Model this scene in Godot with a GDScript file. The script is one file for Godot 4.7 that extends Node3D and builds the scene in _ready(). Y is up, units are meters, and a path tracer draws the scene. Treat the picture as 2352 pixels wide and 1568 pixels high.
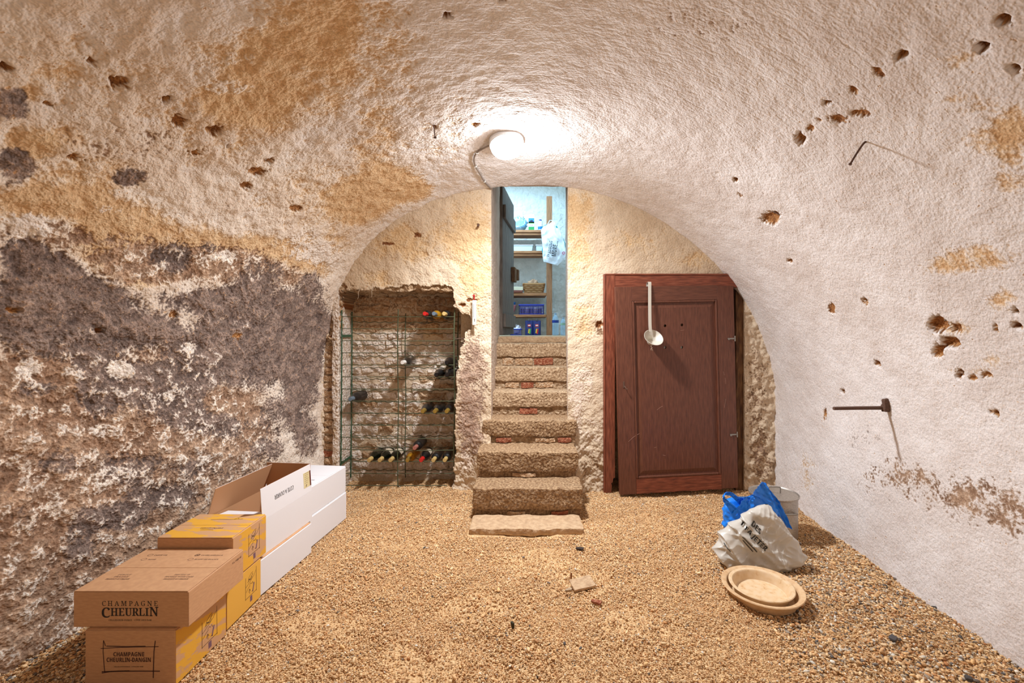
extends Node3D
# A vaulted stone cellar with gravel floor, wine rack, cartons and a stair up to a pantry.
# Metres; x right, y up, the camera stands at z = 0 and looks along -z ("d" below is a depth, d = -z).

const FOC := 1045.0                      # focal length in pixels of the 2352 x 1568 frame
const EYE := 1.3
var M := {}                              # materials
var used := {}                           # names given so far
var rng := RandomNumberGenerator.new()

func _ready():
	rng.seed = 4711
	# --- camera: level, shifted lens
	var cam := Camera3D.new()
	cam.name = "camera"
	cam.position = Vector3(0, EYE, 0)
	cam.projection = Camera3D.PROJECTION_FRUSTUM
	cam.near = 0.05
	cam.far = 60.0
	cam.size = 0.05 * 1568.0 / FOC
	cam.frustum_offset = Vector2(-29.0, -22.0) / FOC * 0.05
	add_child(cam)
	# --- environment and exposure
	var env := Environment.new()
	env.background_mode = Environment.BG_COLOR
	env.background_color = Color(0.5, 0.6, 0.72)
	env.tonemap_mode = Environment.TONE_MAPPER_LINEAR
	env.tonemap_exposure = 2.95
	env.sdfgi_enabled = true
	env.ssao_enabled = true
	env.ssil_enabled = true
	var we := WorldEnvironment.new()
	we.name = "world"
	we.environment = env
	add_child(we)
	# --- lamps: the ceiling lamp of the cellar and the daylight lamp of the pantry (each light sits in its lamp's builder)
	make_materials()
	ceiling_lamp(Vector3(-0.12, 2.545, -3.0), 2.8)
	pantry_lamp(Vector3(-0.35, 3.52, -5.75), 2.7)
	# --- structure
	build_vault()
	build_back_wall()
	build_shell()
	build_floor()
	build_stairs()
	build_pantry_room()
	build_door()
	# --- things
	build_all_things()

# ---------------------------------------------------------------- helpers: nodes
func numbered(called: String) -> String:
	var k: int = used.get(called, 0)
	used[called] = k + 1
	return called if k == 0 else "%s_%03d" % [called, k]

func tag(o: Node, label: String, category := "", group := "", kind := "") -> void:
	if label: o.set_meta("label", label)
	if category: o.set_meta("category", category)
	if group: o.set_meta("group", group)
	if kind: o.set_meta("kind", kind)

func thing(called: String, label: String, category: String, at := Vector3.ZERO, turn := 0.0, group := "") -> Node3D:
	var o := Node3D.new()
	o.name = numbered(called)
	add_child(o, true)
	o.position = at
	o.rotation.y = turn
	tag(o, label, category, group)
	return o

func put(called: String, shape, mat, parent: Node = null, at := Transform3D()) -> MeshInstance3D:
	var o := MeshInstance3D.new()
	var mesh: Mesh = shape.mesh() if shape is Shape else shape
	o.mesh = mesh
	if mat is Array:
		for i in mat.size(): o.set_surface_override_material(i, mat[i])
	else:
		o.material_override = mat
	o.transform = at
	if parent == null or parent == self:
		o.name = numbered(called)
		add_child(o, true)
	else:
		var n := called
		var k := 0
		while parent.has_node(n):
			k += 1
			n = "%s_%03d" % [called, k]
		o.name = n
		parent.add_child(o, true)
	return o

func at(x: float, y: float, z: float, b := Basis()) -> Transform3D:
	return Transform3D(b, Vector3(x, y, z))

# ---------------------------------------------------------------- helpers: shapes
class Shape:
	var v := PackedVector3Array()
	var n := PackedVector3Array()
	var uv := PackedVector2Array()
	var ix := PackedInt32Array()
	# rows of points; the front is the side of (along the row) x (from row to row)
	func grid(rows: Array, loop := false, flip := false, flat := false, tf := Transform3D(), uvs := Rect2(0, 0, 1, 1)) -> Shape:
		var h := rows.size()
		var w: int = rows[0].size()
		if flat:
			for i in h - 1:
				for j in w - 1:
					grid([PackedVector3Array([rows[i][j], rows[i][j + 1]]), PackedVector3Array([rows[i + 1][j], rows[i + 1][j + 1]])], false, flip, false, tf, uvs)
			return self
		var base := v.size()
		for i in h:
			for j in w:
				var p: Vector3 = rows[i][j]
				var ja := j - 1
				var jb := j + 1
				if loop:
					if j == 0: ja = w - 2
					if j == w - 1: jb = 1
				ja = maxi(ja, 0)
				jb = mini(jb, w - 1)
				var du: Vector3 = rows[i][jb] - rows[i][ja]
				if du.length_squared() < 1e-14:
					var k := i + 1 if i + 1 < h else i - 1
					du = rows[k][jb] - rows[k][ja]
				var dv: Vector3 = rows[mini(i + 1, h - 1)][j] - rows[maxi(i - 1, 0)][j]
				var nn := du.cross(dv)
				if nn.length_squared() < 1e-20: nn = Vector3.UP
				nn = nn.normalized()
				if flip: nn = -nn
				v.append(tf * p)
				n.append((tf.basis * nn).normalized())
				uv.append(Vector2(uvs.position.x + uvs.size.x * j / float(w - 1), uvs.position.y + uvs.size.y * i / float(h - 1)))
		for i in h - 1:
			for j in w - 1:
				var a := base + i * w + j
				var b := a + 1
				var c := a + w
				var d := c + 1
				if flip: ix.append_array(PackedInt32Array([a, b, c, b, d, c]))
				else: ix.append_array(PackedInt32Array([a, c, b, b, c, d]))
		return self
	# r, y pairs from bottom to top on the outside; splits at creases
	func lathe(pts: Array, seg := 24, tf := Transform3D(), crease := 0.6, from := 0.0, sweep := TAU) -> Shape:
		var run: Array = [pts[0]]
		for k in range(1, pts.size()):
			run.append(pts[k])
			var last := k == pts.size() - 1
			var sharp := false
			if not last:
				var d1: Vector2 = pts[k] - pts[k - 1]
				var d2: Vector2 = pts[k + 1] - pts[k]
				sharp = absf(d1.angle_to(d2)) > crease
			if last or sharp:
				var rows: Array = []
				for p in run:
					var row := PackedVector3Array()
					for j in seg + 1:
						var a := from + sweep * j / seg
						row.append(Vector3(p.x * cos(a), p.y, p.x * sin(a)))
					rows.append(row)
				grid(rows, sweep > 6.28, true, false, tf)
				run = [pts[k]]
		return self
	func tube(path: PackedVector3Array, r: float, seg := 8, r_end := -1.0, caps := true) -> Shape:
		var rows: Array = []
		var m := path.size()
		var a := Vector3.ZERO
		for i in m:
			var t: Vector3 = (path[mini(i + 1, m - 1)] - path[maxi(i - 1, 0)]).normalized()
			if i == 0:
				a = t.cross(Vector3.UP if absf(t.y) < 0.9 else Vector3.RIGHT).normalized()
			a = (a - t * a.dot(t)).normalized()
			var b := t.cross(a)
			var rr := r if r_end < 0 else lerpf(r, r_end, i / float(m - 1))
			var row := PackedVector3Array()
			for j in seg + 1:
				var f := TAU * j / seg
				row.append(path[i] + rr * (a * cos(f) + b * sin(f)))
			rows.append(row)
		grid(rows, true)
		if caps:
			for e in [0, m - 1]:
				var mid := PackedVector3Array()
				for j in seg + 1: mid.append(path[e])
				grid([mid, rows[e]] if e == 0 else [rows[e], mid], true)
		return self
	func rod(a: Vector3, b: Vector3, r: float, seg := 8, r_end := -1.0) -> Shape:
		return tube(PackedVector3Array([a, b]), r, seg, r_end)
	# box with rounded edges
	func box(size: Vector3, c := Vector3.ZERO, bev := 0.0, tf := Transform3D()) -> Shape:
		var h := size / 2
		bev = minf(bev, minf(h.x, minf(h.y, h.z)) * 0.98)
		var ax := [[Vector3.RIGHT, Vector3.UP, Vector3.BACK], [Vector3.LEFT, Vector3.UP, Vector3.FORWARD], [Vector3.FORWARD, Vector3.UP, Vector3.RIGHT], [Vector3.BACK, Vector3.UP, Vector3.LEFT], [Vector3.RIGHT, Vector3.FORWARD, Vector3.UP], [Vector3.RIGHT, Vector3.BACK, Vector3.DOWN]]
		for f in ax:
			var U: Vector3 = f[0]
			var V: Vector3 = f[1]
			var W: Vector3 = f[2]
			var hu := absf(U.dot(h))
			var hv := absf(V.dot(h))
			var hw := absf(W.dot(h))
			var us := [-hu, -(hu - bev), hu - bev, hu] if bev > 0 else [-hu, hu]
			var vs := [-hv, -(hv - bev), hv - bev, hv] if bev > 0 else [-hv, hv]
			var base := v.size()
			for y in vs:
				for x in us:
					var q := Vector3(clampf(x, -(hu - bev), hu - bev), clampf(y, -(hv - bev), hv - bev), hw - bev)
					var df := Vector3(x - q.x, y - q.y, bev)
					var nn := Vector3(0, 0, 1)
					if bev > 0:
						nn = df.normalized()
						q += nn * bev
					else:
						q = Vector3(x, y, hw)
					v.append(tf * (c + U * q.x + V * q.y + W * q.z))
					n.append((tf.basis * (U * nn.x + V * nn.y + W * nn.z)).normalized())
					uv.append(Vector2(x / hu * 0.5 + 0.5, 0.5 - y / hv * 0.5))
			var w := us.size()
			for i in w - 1:
				for j in w - 1:
					var a := base + i * w + j
					ix.append_array(PackedInt32Array([a, a + w, a + 1, a + 1, a + w, a + w + 1]))
		return self
	# lumpy block: box of k x k cells a side, pushed about by noise
	func block(size: Vector3, c: Vector3, noise: FastNoiseLite, amp: float, cells := Vector3i(4, 3, 3), round_by := 0.01, tf := Transform3D()) -> Shape:
		var h := size / 2
		var ax := [[Vector3.RIGHT, Vector3.UP, Vector3.BACK], [Vector3.LEFT, Vector3.UP, Vector3.FORWARD], [Vector3.FORWARD, Vector3.UP, Vector3.RIGHT], [Vector3.BACK, Vector3.UP, Vector3.LEFT], [Vector3.RIGHT, Vector3.FORWARD, Vector3.UP], [Vector3.RIGHT, Vector3.BACK, Vector3.DOWN]]
		for f in ax:
			var U: Vector3 = f[0]
			var V: Vector3 = f[1]
			var W: Vector3 = f[2]
			var hu := absf(U.dot(h))
			var hv := absf(V.dot(h))
			var hw := absf(W.dot(h))
			var nu := int(absf(U.dot(Vector3(cells))))
			var nv := int(absf(V.dot(Vector3(cells))))
			var rows: Array = []
			for i in nv + 1:
				var row := PackedVector3Array()
				for j in nu + 1:
					var p := U * (hu * (2.0 * j / nu - 1)) + V * (hv * (2.0 * i / nv - 1)) + W * hw
					var q := p.clamp(-(h - Vector3.ONE * round_by), h - Vector3.ONE * round_by)
					var df := p - q
					if df.length_squared() > 1e-12: p = q + df.normalized() * round_by
					var s := c + p
					p += Vector3(noise.get_noise_3dv(s * 1.0), noise.get_noise_3dv(s + Vector3(9.1, 3, 1)), noise.get_noise_3dv(s + Vector3(1, 7.7, 21))) * amp
					row.append(c + p)
				rows.append(row)
			grid(rows, false, false, false, tf)
		return self
	func poly(pts: PackedVector2Array, depth: float, tf := Transform3D(), bottom := true) -> Shape:
		var t := Geometry2D.triangulate_polygon(pts)
		var area := 0.0
		for i in pts.size(): area += pts[i].cross(pts[(i + 1) % pts.size()])
		for side in ([1, -1] if bottom else [1]):
			var base := v.size()
			for p in pts:
				v.append(tf * Vector3(p.x, p.y, depth / 2 * side))
				n.append((tf.basis * Vector3(0, 0, side)).normalized())
				uv.append(p)
			for k in range(0, t.size(), 3):
				var A := pts[t[k]]
				var ccw := (pts[t[k + 1]] - A).cross(pts[t[k + 2]] - A) > 0
				if ccw == (side == 1): ix.append_array(PackedInt32Array([base + t[k], base + t[k + 2], base + t[k + 1]]))
				else: ix.append_array(PackedInt32Array([base + t[k], base + t[k + 1], base + t[k + 2]]))
		if bottom:
			for i in pts.size():
				var a := pts[i]
				var b := pts[(i + 1) % pts.size()]
				if area < 0:
					var s := a
					a = b
					b = s
				grid([PackedVector3Array([Vector3(a.x, a.y, -depth / 2), Vector3(b.x, b.y, -depth / 2)]), PackedVector3Array([Vector3(a.x, a.y, depth / 2), Vector3(b.x, b.y, depth / 2)])], false, false, false, tf)
		return self
	func mesh() -> ArrayMesh:
		var m := ArrayMesh.new()
		add_to(m)
		return m
	func add_to(m: ArrayMesh) -> void:
		var a: Array = []
		a.resize(Mesh.ARRAY_MAX)
		a[Mesh.ARRAY_VERTEX] = v
		a[Mesh.ARRAY_NORMAL] = n
		a[Mesh.ARRAY_TEX_UV] = uv
		a[Mesh.ARRAY_INDEX] = ix
		m.add_surface_from_arrays(Mesh.PRIMITIVE_TRIANGLES, a)

func fnl(seed_: int, freq: float, oct := 4, kind := FastNoiseLite.TYPE_SIMPLEX_SMOOTH) -> FastNoiseLite:
	var f := FastNoiseLite.new()
	f.seed = seed_
	f.noise_type = kind
	f.frequency = freq
	f.fractal_type = FastNoiseLite.FRACTAL_FBM
	f.fractal_octaves = oct
	return f

func curve3(pts: Array, per := 8) -> PackedVector3Array:
	var out := PackedVector3Array()
	var m := pts.size()
	for i in m - 1:
		var a: Vector3 = pts[maxi(i - 1, 0)]
		var b: Vector3 = pts[i]
		var c: Vector3 = pts[i + 1]
		var d: Vector3 = pts[mini(i + 2, m - 1)]
		for k in per: out.append(b.cubic_interpolate(c, a, d, k / float(per)))
	out.append(pts[m - 1])
	return out

# ---------------------------------------------------------------- materials
func plain(color: Color, rough := 0.8, metal := 0.0) -> StandardMaterial3D:
	var m := StandardMaterial3D.new()
	m.albedo_color = color
	m.roughness = rough
	m.metallic = metal
	return m

func noise_tex(seed_: int, freq: float, oct: int, ramp: Array = [], size := 256) -> NoiseTexture2D:
	var t := NoiseTexture2D.new()
	t.width = size
	t.height = size
	t.seamless = true
	t.noise = fnl(seed_, freq, oct)
	if ramp.size():
		var g := Gradient.new()
		var offs := PackedFloat32Array()
		var cols := PackedColorArray()
		for k in ramp.size():
			offs.append(k / float(ramp.size() - 1))
			cols.append(ramp[k])
		g.offsets = offs
		g.colors = cols
		t.color_ramp = g
	return t

# triplanar material: a colour texture and a relief texture, both repeated every 1/scale metres
func tri(tex: Texture2D, relief: Texture2D, scale: Vector3, relief_cm: float, rough := 0.9, color := Color.WHITE, world := true) -> StandardMaterial3D:
	var m := StandardMaterial3D.new()
	m.albedo_color = color
	m.albedo_texture = tex
	m.roughness = rough
	m.uv1_triplanar = true
	m.uv1_world_triplanar = world
	m.uv1_scale = scale
	if relief:
		m.heightmap_enabled = true
		m.heightmap_texture = relief
		m.heightmap_scale = relief_cm
	return m

func make_materials():
	var grit := noise_tex(11, 0.06, 4)
	var fine := noise_tex(12, 0.15, 3)
	M.grit = grit
	M.fine = fine
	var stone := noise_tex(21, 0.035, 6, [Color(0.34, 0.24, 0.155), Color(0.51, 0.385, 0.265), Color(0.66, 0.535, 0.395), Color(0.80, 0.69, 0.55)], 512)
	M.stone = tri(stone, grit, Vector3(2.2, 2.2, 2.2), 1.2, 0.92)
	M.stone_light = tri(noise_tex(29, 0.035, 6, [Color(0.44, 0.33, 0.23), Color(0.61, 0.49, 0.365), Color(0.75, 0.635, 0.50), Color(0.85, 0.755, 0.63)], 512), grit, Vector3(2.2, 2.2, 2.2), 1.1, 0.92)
	M.tread = tri(noise_tex(22, 0.02, 6, [Color(0.66, 0.53, 0.40), Color(0.75, 0.62, 0.48), Color(0.82, 0.70, 0.56)], 512), grit, Vector3(2.2, 2.2, 2.2), 0.7, 0.92)
	M.brick = tri(noise_tex(23, 0.03, 5, [Color(0.42, 0.20, 0.13), Color(0.58, 0.30, 0.19), Color(0.66, 0.42, 0.30), Color(0.74, 0.60, 0.48)]), grit, Vector3(4, 4, 4), 0.8, 0.92)
	M.limed = tri(noise_tex(24, 0.02, 5, [Color(0.66, 0.50, 0.36), Color(0.84, 0.74, 0.64), Color(0.90, 0.83, 0.76), Color(0.92, 0.86, 0.80), Color(0.93, 0.88, 0.83)], 512), grit, Vector3(2.6, 2.6, 2.6), 1.4, 0.95)
	M.limed_ochre = tri(noise_tex(25, 0.02, 5, [Color(0.55, 0.38, 0.24), Color(0.68, 0.52, 0.37), Color(0.78, 0.66, 0.53), Color(0.84, 0.75, 0.65)], 512), grit, Vector3(2.6, 2.6, 2.6), 1.4, 0.95)
	M.mortar = tri(noise_tex(26, 0.02, 5, [Color(0.50, 0.38, 0.26), Color(0.68, 0.56, 0.43), Color(0.80, 0.71, 0.60)], 512), grit, Vector3(2.2, 2.2, 2.2), 1.6, 0.95)
	M.white_plaster = tri(noise_tex(27, 0.02, 4, [Color(0.82, 0.78, 0.73), Color(0.90, 0.87, 0.83)], 256), grit, Vector3(1.6, 1.6, 1.6), 1.0, 0.9)
	M.jamb_plaster = tri(noise_tex(28, 0.02, 4, [Color(0.74, 0.65, 0.57), Color(0.86, 0.79, 0.73)], 256), grit, Vector3(1.6, 1.6, 1.6), 1.0, 0.9)
	M.door_wood = tri(noise_tex(31, 0.03, 5, [Color(0.325, 0.18, 0.125), Color(0.38, 0.215, 0.15), Color(0.415, 0.24, 0.17), Color(0.45, 0.285, 0.21)], 512), fine, Vector3(3.5, 0.5, 3.5), 0.06, 0.42, Color.WHITE, false)
	M.frame_wood = tri(noise_tex(32, 0.03, 5, [Color(0.33, 0.165, 0.11), Color(0.45, 0.22, 0.14), Color(0.52, 0.27, 0.18), Color(0.58, 0.35, 0.25)], 512), fine, Vector3(3.5, 0.5, 3.5), 0.08, 0.45, Color.WHITE, false)
	M.frame_wood_across = tri(noise_tex(32, 0.03, 5, [Color(0.33, 0.165, 0.11), Color(0.45, 0.22, 0.14), Color(0.52, 0.27, 0.18), Color(0.58, 0.35, 0.25)], 512), fine, Vector3(0.5, 3.5, 3.5), 0.08, 0.45, Color.WHITE, false)
	M.door_wood_across = tri(noise_tex(31, 0.03, 5, [Color(0.325, 0.18, 0.125), Color(0.38, 0.215, 0.15), Color(0.415, 0.24, 0.17), Color(0.45, 0.285, 0.21)], 512), fine, Vector3(0.5, 3.5, 3.5), 0.06, 0.42, Color.WHITE, false)
	M.grey_wood = tri(noise_tex(33, 0.03, 5, [Color(0.30, 0.27, 0.25), Color(0.42, 0.38, 0.35), Color(0.52, 0.47, 0.43)], 256), fine, Vector3(6, 0.6, 3), 0.15, 0.85, Color.WHITE, false)
	M.shelf_wood = tri(noise_tex(34, 0.03, 4, [Color(0.48, 0.30, 0.17), Color(0.60, 0.39, 0.23), Color(0.68, 0.47, 0.30)], 256), null, Vector3(0.8, 8, 8), 0, 0.6, Color.WHITE, false)
	M.post_wood = tri(noise_tex(35, 0.03, 4, [Color(0.44, 0.28, 0.17), Color(0.56, 0.37, 0.23), Color(0.64, 0.45, 0.30)], 256), null, Vector3(8, 0.8, 8), 0, 0.6, Color.WHITE, false)
	M.beam = tri(noise_tex(36, 0.03, 5, [Color(0.24, 0.15, 0.09), Color(0.40, 0.27, 0.16), Color(0.56, 0.41, 0.26)], 256), grit, Vector3(5, 0.8, 5), 0.5, 0.9, Color.WHITE, false)
	M.rust = tri(noise_tex(41, 0.05, 4, [Color(0.26, 0.18, 0.14), Color(0.37, 0.26, 0.20), Color(0.46, 0.33, 0.26)]), fine, Vector3(12, 12, 12), 0.1, 0.8)
	M.green_wire = plain(Color(0.29, 0.31, 0.21), 0.5)
	M.green_post = plain(Color(0.17, 0.32, 0.22), 0.5)
	M.kraft = tri(noise_tex(51, 0.04, 4, [Color(0.75, 0.56, 0.40), Color(0.81, 0.62, 0.45)]), null, Vector3(3, 12, 3), 0, 0.75, Color.WHITE, false)
	M.kraft_in = plain(Color(0.77, 0.57, 0.40), 0.8)
	M.ink = plain(Color(0.13, 0.085, 0.07), 0.7)
	M.ink_brown = plain(Color(0.30, 0.17, 0.13), 0.7)
	M.card_white = plain(Color(0.90, 0.885, 0.885), 0.55)
	M.alu = tri(noise_tex(61, 0.05, 4, [Color(0.62, 0.58, 0.54), Color(0.72, 0.69, 0.65), Color(0.78, 0.75, 0.71)]), null, Vector3(4, 9, 4), 0, 0.42, Color.WHITE, false)
	M.alu.metallic = 0.75
	M.white_gloss = plain(Color(0.88, 0.87, 0.84), 0.3)
	M.steel = plain(Color(0.62, 0.60, 0.57), 0.35, 0.9)
	M.black = plain(Color(0.03, 0.03, 0.03), 0.5)

# ---------------------------------------------------------------- lamps
func ceiling_lamp(p: Vector3, energy: float):
	var t := thing("ceiling_lamp", "round white glowing bulkhead lamp on the vault above the stair", "lamp", p)
	t.rotation = Vector3(-0.25, 0, 0.10)
	var base := Shape.new().lathe([Vector2(0.0, 0.03), Vector2(0.108, 0.03), Vector2(0.114, 0.024), Vector2(0.115, -0.014), Vector2(0.111, -0.02), Vector2(0.0, -0.02)].map(func(q): return Vector2(q.x, -q.y)), 40, Transform3D(Basis.from_scale(Vector3(1, -1, 1)), Vector3.ZERO))
	base = Shape.new().lathe([Vector2(0.0, -0.02), Vector2(0.111, -0.02), Vector2(0.115, -0.014), Vector2(0.114, 0.024), Vector2(0.108, 0.03), Vector2(0.0, 0.03)], 40)
	put("lamp_base", base, plain(Color(0.86, 0.85, 0.84), 0.4), t)
	var glow := plain(Color(0.95, 0.95, 0.95), 0.3)
	glow.emission_enabled = true
	glow.emission = Color(0.99, 0.99, 1.0)
	glow.emission_energy_multiplier = 2.2
	var dome := Shape.new().lathe([Vector2(0.0, -0.088), Vector2(0.035, -0.086), Vector2(0.068, -0.078), Vector2(0.092, -0.063), Vector2(0.104, -0.044), Vector2(0.107, -0.0205), Vector2(0.0, -0.0205)], 40)
	put("diffuser", dome, glow, t)
	var l := OmniLight3D.new()
	l.name = "lamp_light"
	l.position = Vector3(0.05, -0.05, 0)
	l.light_color = Color(0.945, 0.97, 1.0)
	l.light_energy = energy * 0.10
	l.light_size = 0.06
	l.omni_range = 14.0
	l.omni_attenuation = 2.0
	l.shadow_enabled = true
	t.add_child(l, true)
	# the flat face of the dome sends most of its light down
	var sp := SpotLight3D.new()
	sp.name = "lamp_downlight"
	sp.position = Vector3(0, -0.06, 0)
	sp.rotation.x = -PI / 2
	sp.light_color = l.light_color
	sp.light_energy = energy
	sp.light_size = 0.08
	sp.spot_angle = 89.0
	sp.spot_angle_attenuation = 1.0
	sp.spot_range = 14.0
	sp.spot_attenuation = 2.0
	sp.shadow_enabled = true
	t.add_child(sp, true)

func pantry_lamp(p: Vector3, energy: float):
	var t := thing("pantry_lamp", "flat square daylight panel on the pantry ceiling", "lamp", p)
	var m := plain(Color(0.9, 0.9, 0.9), 0.4)
	m.emission_enabled = true
	m.emission = Color(0.62, 0.82, 1.0)
	m.emission_energy_multiplier = 1.5
	put("lamp_frame", Shape.new().box(Vector3(0.54, 0.03, 0.54), Vector3(0, 0.035, 0), 0.006), M.white_gloss, t)
	put("diffuser", Shape.new().box(Vector3(0.5, 0.012, 0.5), Vector3(0, 0.014, 0), 0.003), m, t)
	var l := AreaLight3D.new()
	l.name = "panel_light"
	l.rotation.x = -PI / 2
	l.area_size = Vector2(0.5, 0.5)
	l.light_color = Color(0.70, 0.88, 1.0)
	l.light_energy = energy
	l.area_range = 10.0
	l.shadow_enabled = true
	t.add_child(l, true)

# ---------------------------------------------------------------- the vault
# Cross-section: two near-vertical walls up to SPRING, then an arch, fuller on the left. s runs along the section from the left floor (0) to the right floor (7.53), d away from the camera.
const SPRING := 0.75
const ARC := 7.528
var s_to_a := PackedFloat32Array()       # table: s in steps of ARC / 2000 -> angle of the section

func top_at(d: float) -> float:
	return 2.49 + 0.10 * (1.0 - exp(-(3.72 - d) / 0.45)) if d < 3.72 else 2.49 + 0.35 * (d - 3.72)

func section(a: float, d: float) -> Vector3:
	var xl := -1.66 - 0.17 * (3.72 - d)
	var xr := 2.05 - 0.07 * (3.72 - d)
	var x0 := 0.15 - 0.05 * (3.72 - d)
	if a < 0: return Vector3(xl, SPRING + a * (SPRING + 0.06), -d)
	if a > PI: return Vector3(xr, SPRING - (a - PI) * (SPRING + 0.06), -d)
	var c := cos(a)
	var y := SPRING
	var x := x0
	if c > 0:
		x -= (x0 - xl) * pow(c, 0.8)
		y += (top_at(d) - SPRING) * pow(maxf(sin(a), 0.0), 0.8)
	else:
		x += (xr - x0) * pow(-c, 1.081)
		y += (top_at(d) - SPRING) * pow(maxf(sin(a), 0.0), 1.081)
	return Vector3(x, y, -d)

func arc_table():
	var n := 8000
	var pa := section(-1.0, 3.0)
	var run := 0.0
	var lens := PackedFloat32Array([0.0])
	for i in range(1, n + 1):
		var p := section(-1.0 + (PI + 2.0) * i / n, 3.0)
		run += p.distance_to(pa)
		lens.append(run)
		pa = p
	s_to_a.resize(2001)
	var k := 0
	for i in 2001:
		var want := run * i / 2000.0
		while k < n - 1 and lens[k + 1] < want: k += 1
		var f := clampf((want - lens[k]) / maxf(lens[k + 1] - lens[k], 1e-9), 0, 1)
		s_to_a[i] = -1.0 + (PI + 2.0) * (k + f) / n

func angle_at(s: float) -> float:
	var f := clampf(s / ARC, -0.01, 1.01) * 2000.0
	var i := clampi(int(f), 0, 1999)
	return lerpf(s_to_a[i], s_to_a[i + 1], f - i)

func on_vault(s: float, d: float, off := 0.0) -> Vector3:
	var a := angle_at(s)
	var p := section(a, d)
	var t := section(angle_at(s + 0.01), d) - section(angle_at(s - 0.01), d)
	return p + Vector3(t.y, -t.x, 0).normalized() * off      # off > 0: into the room

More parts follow.
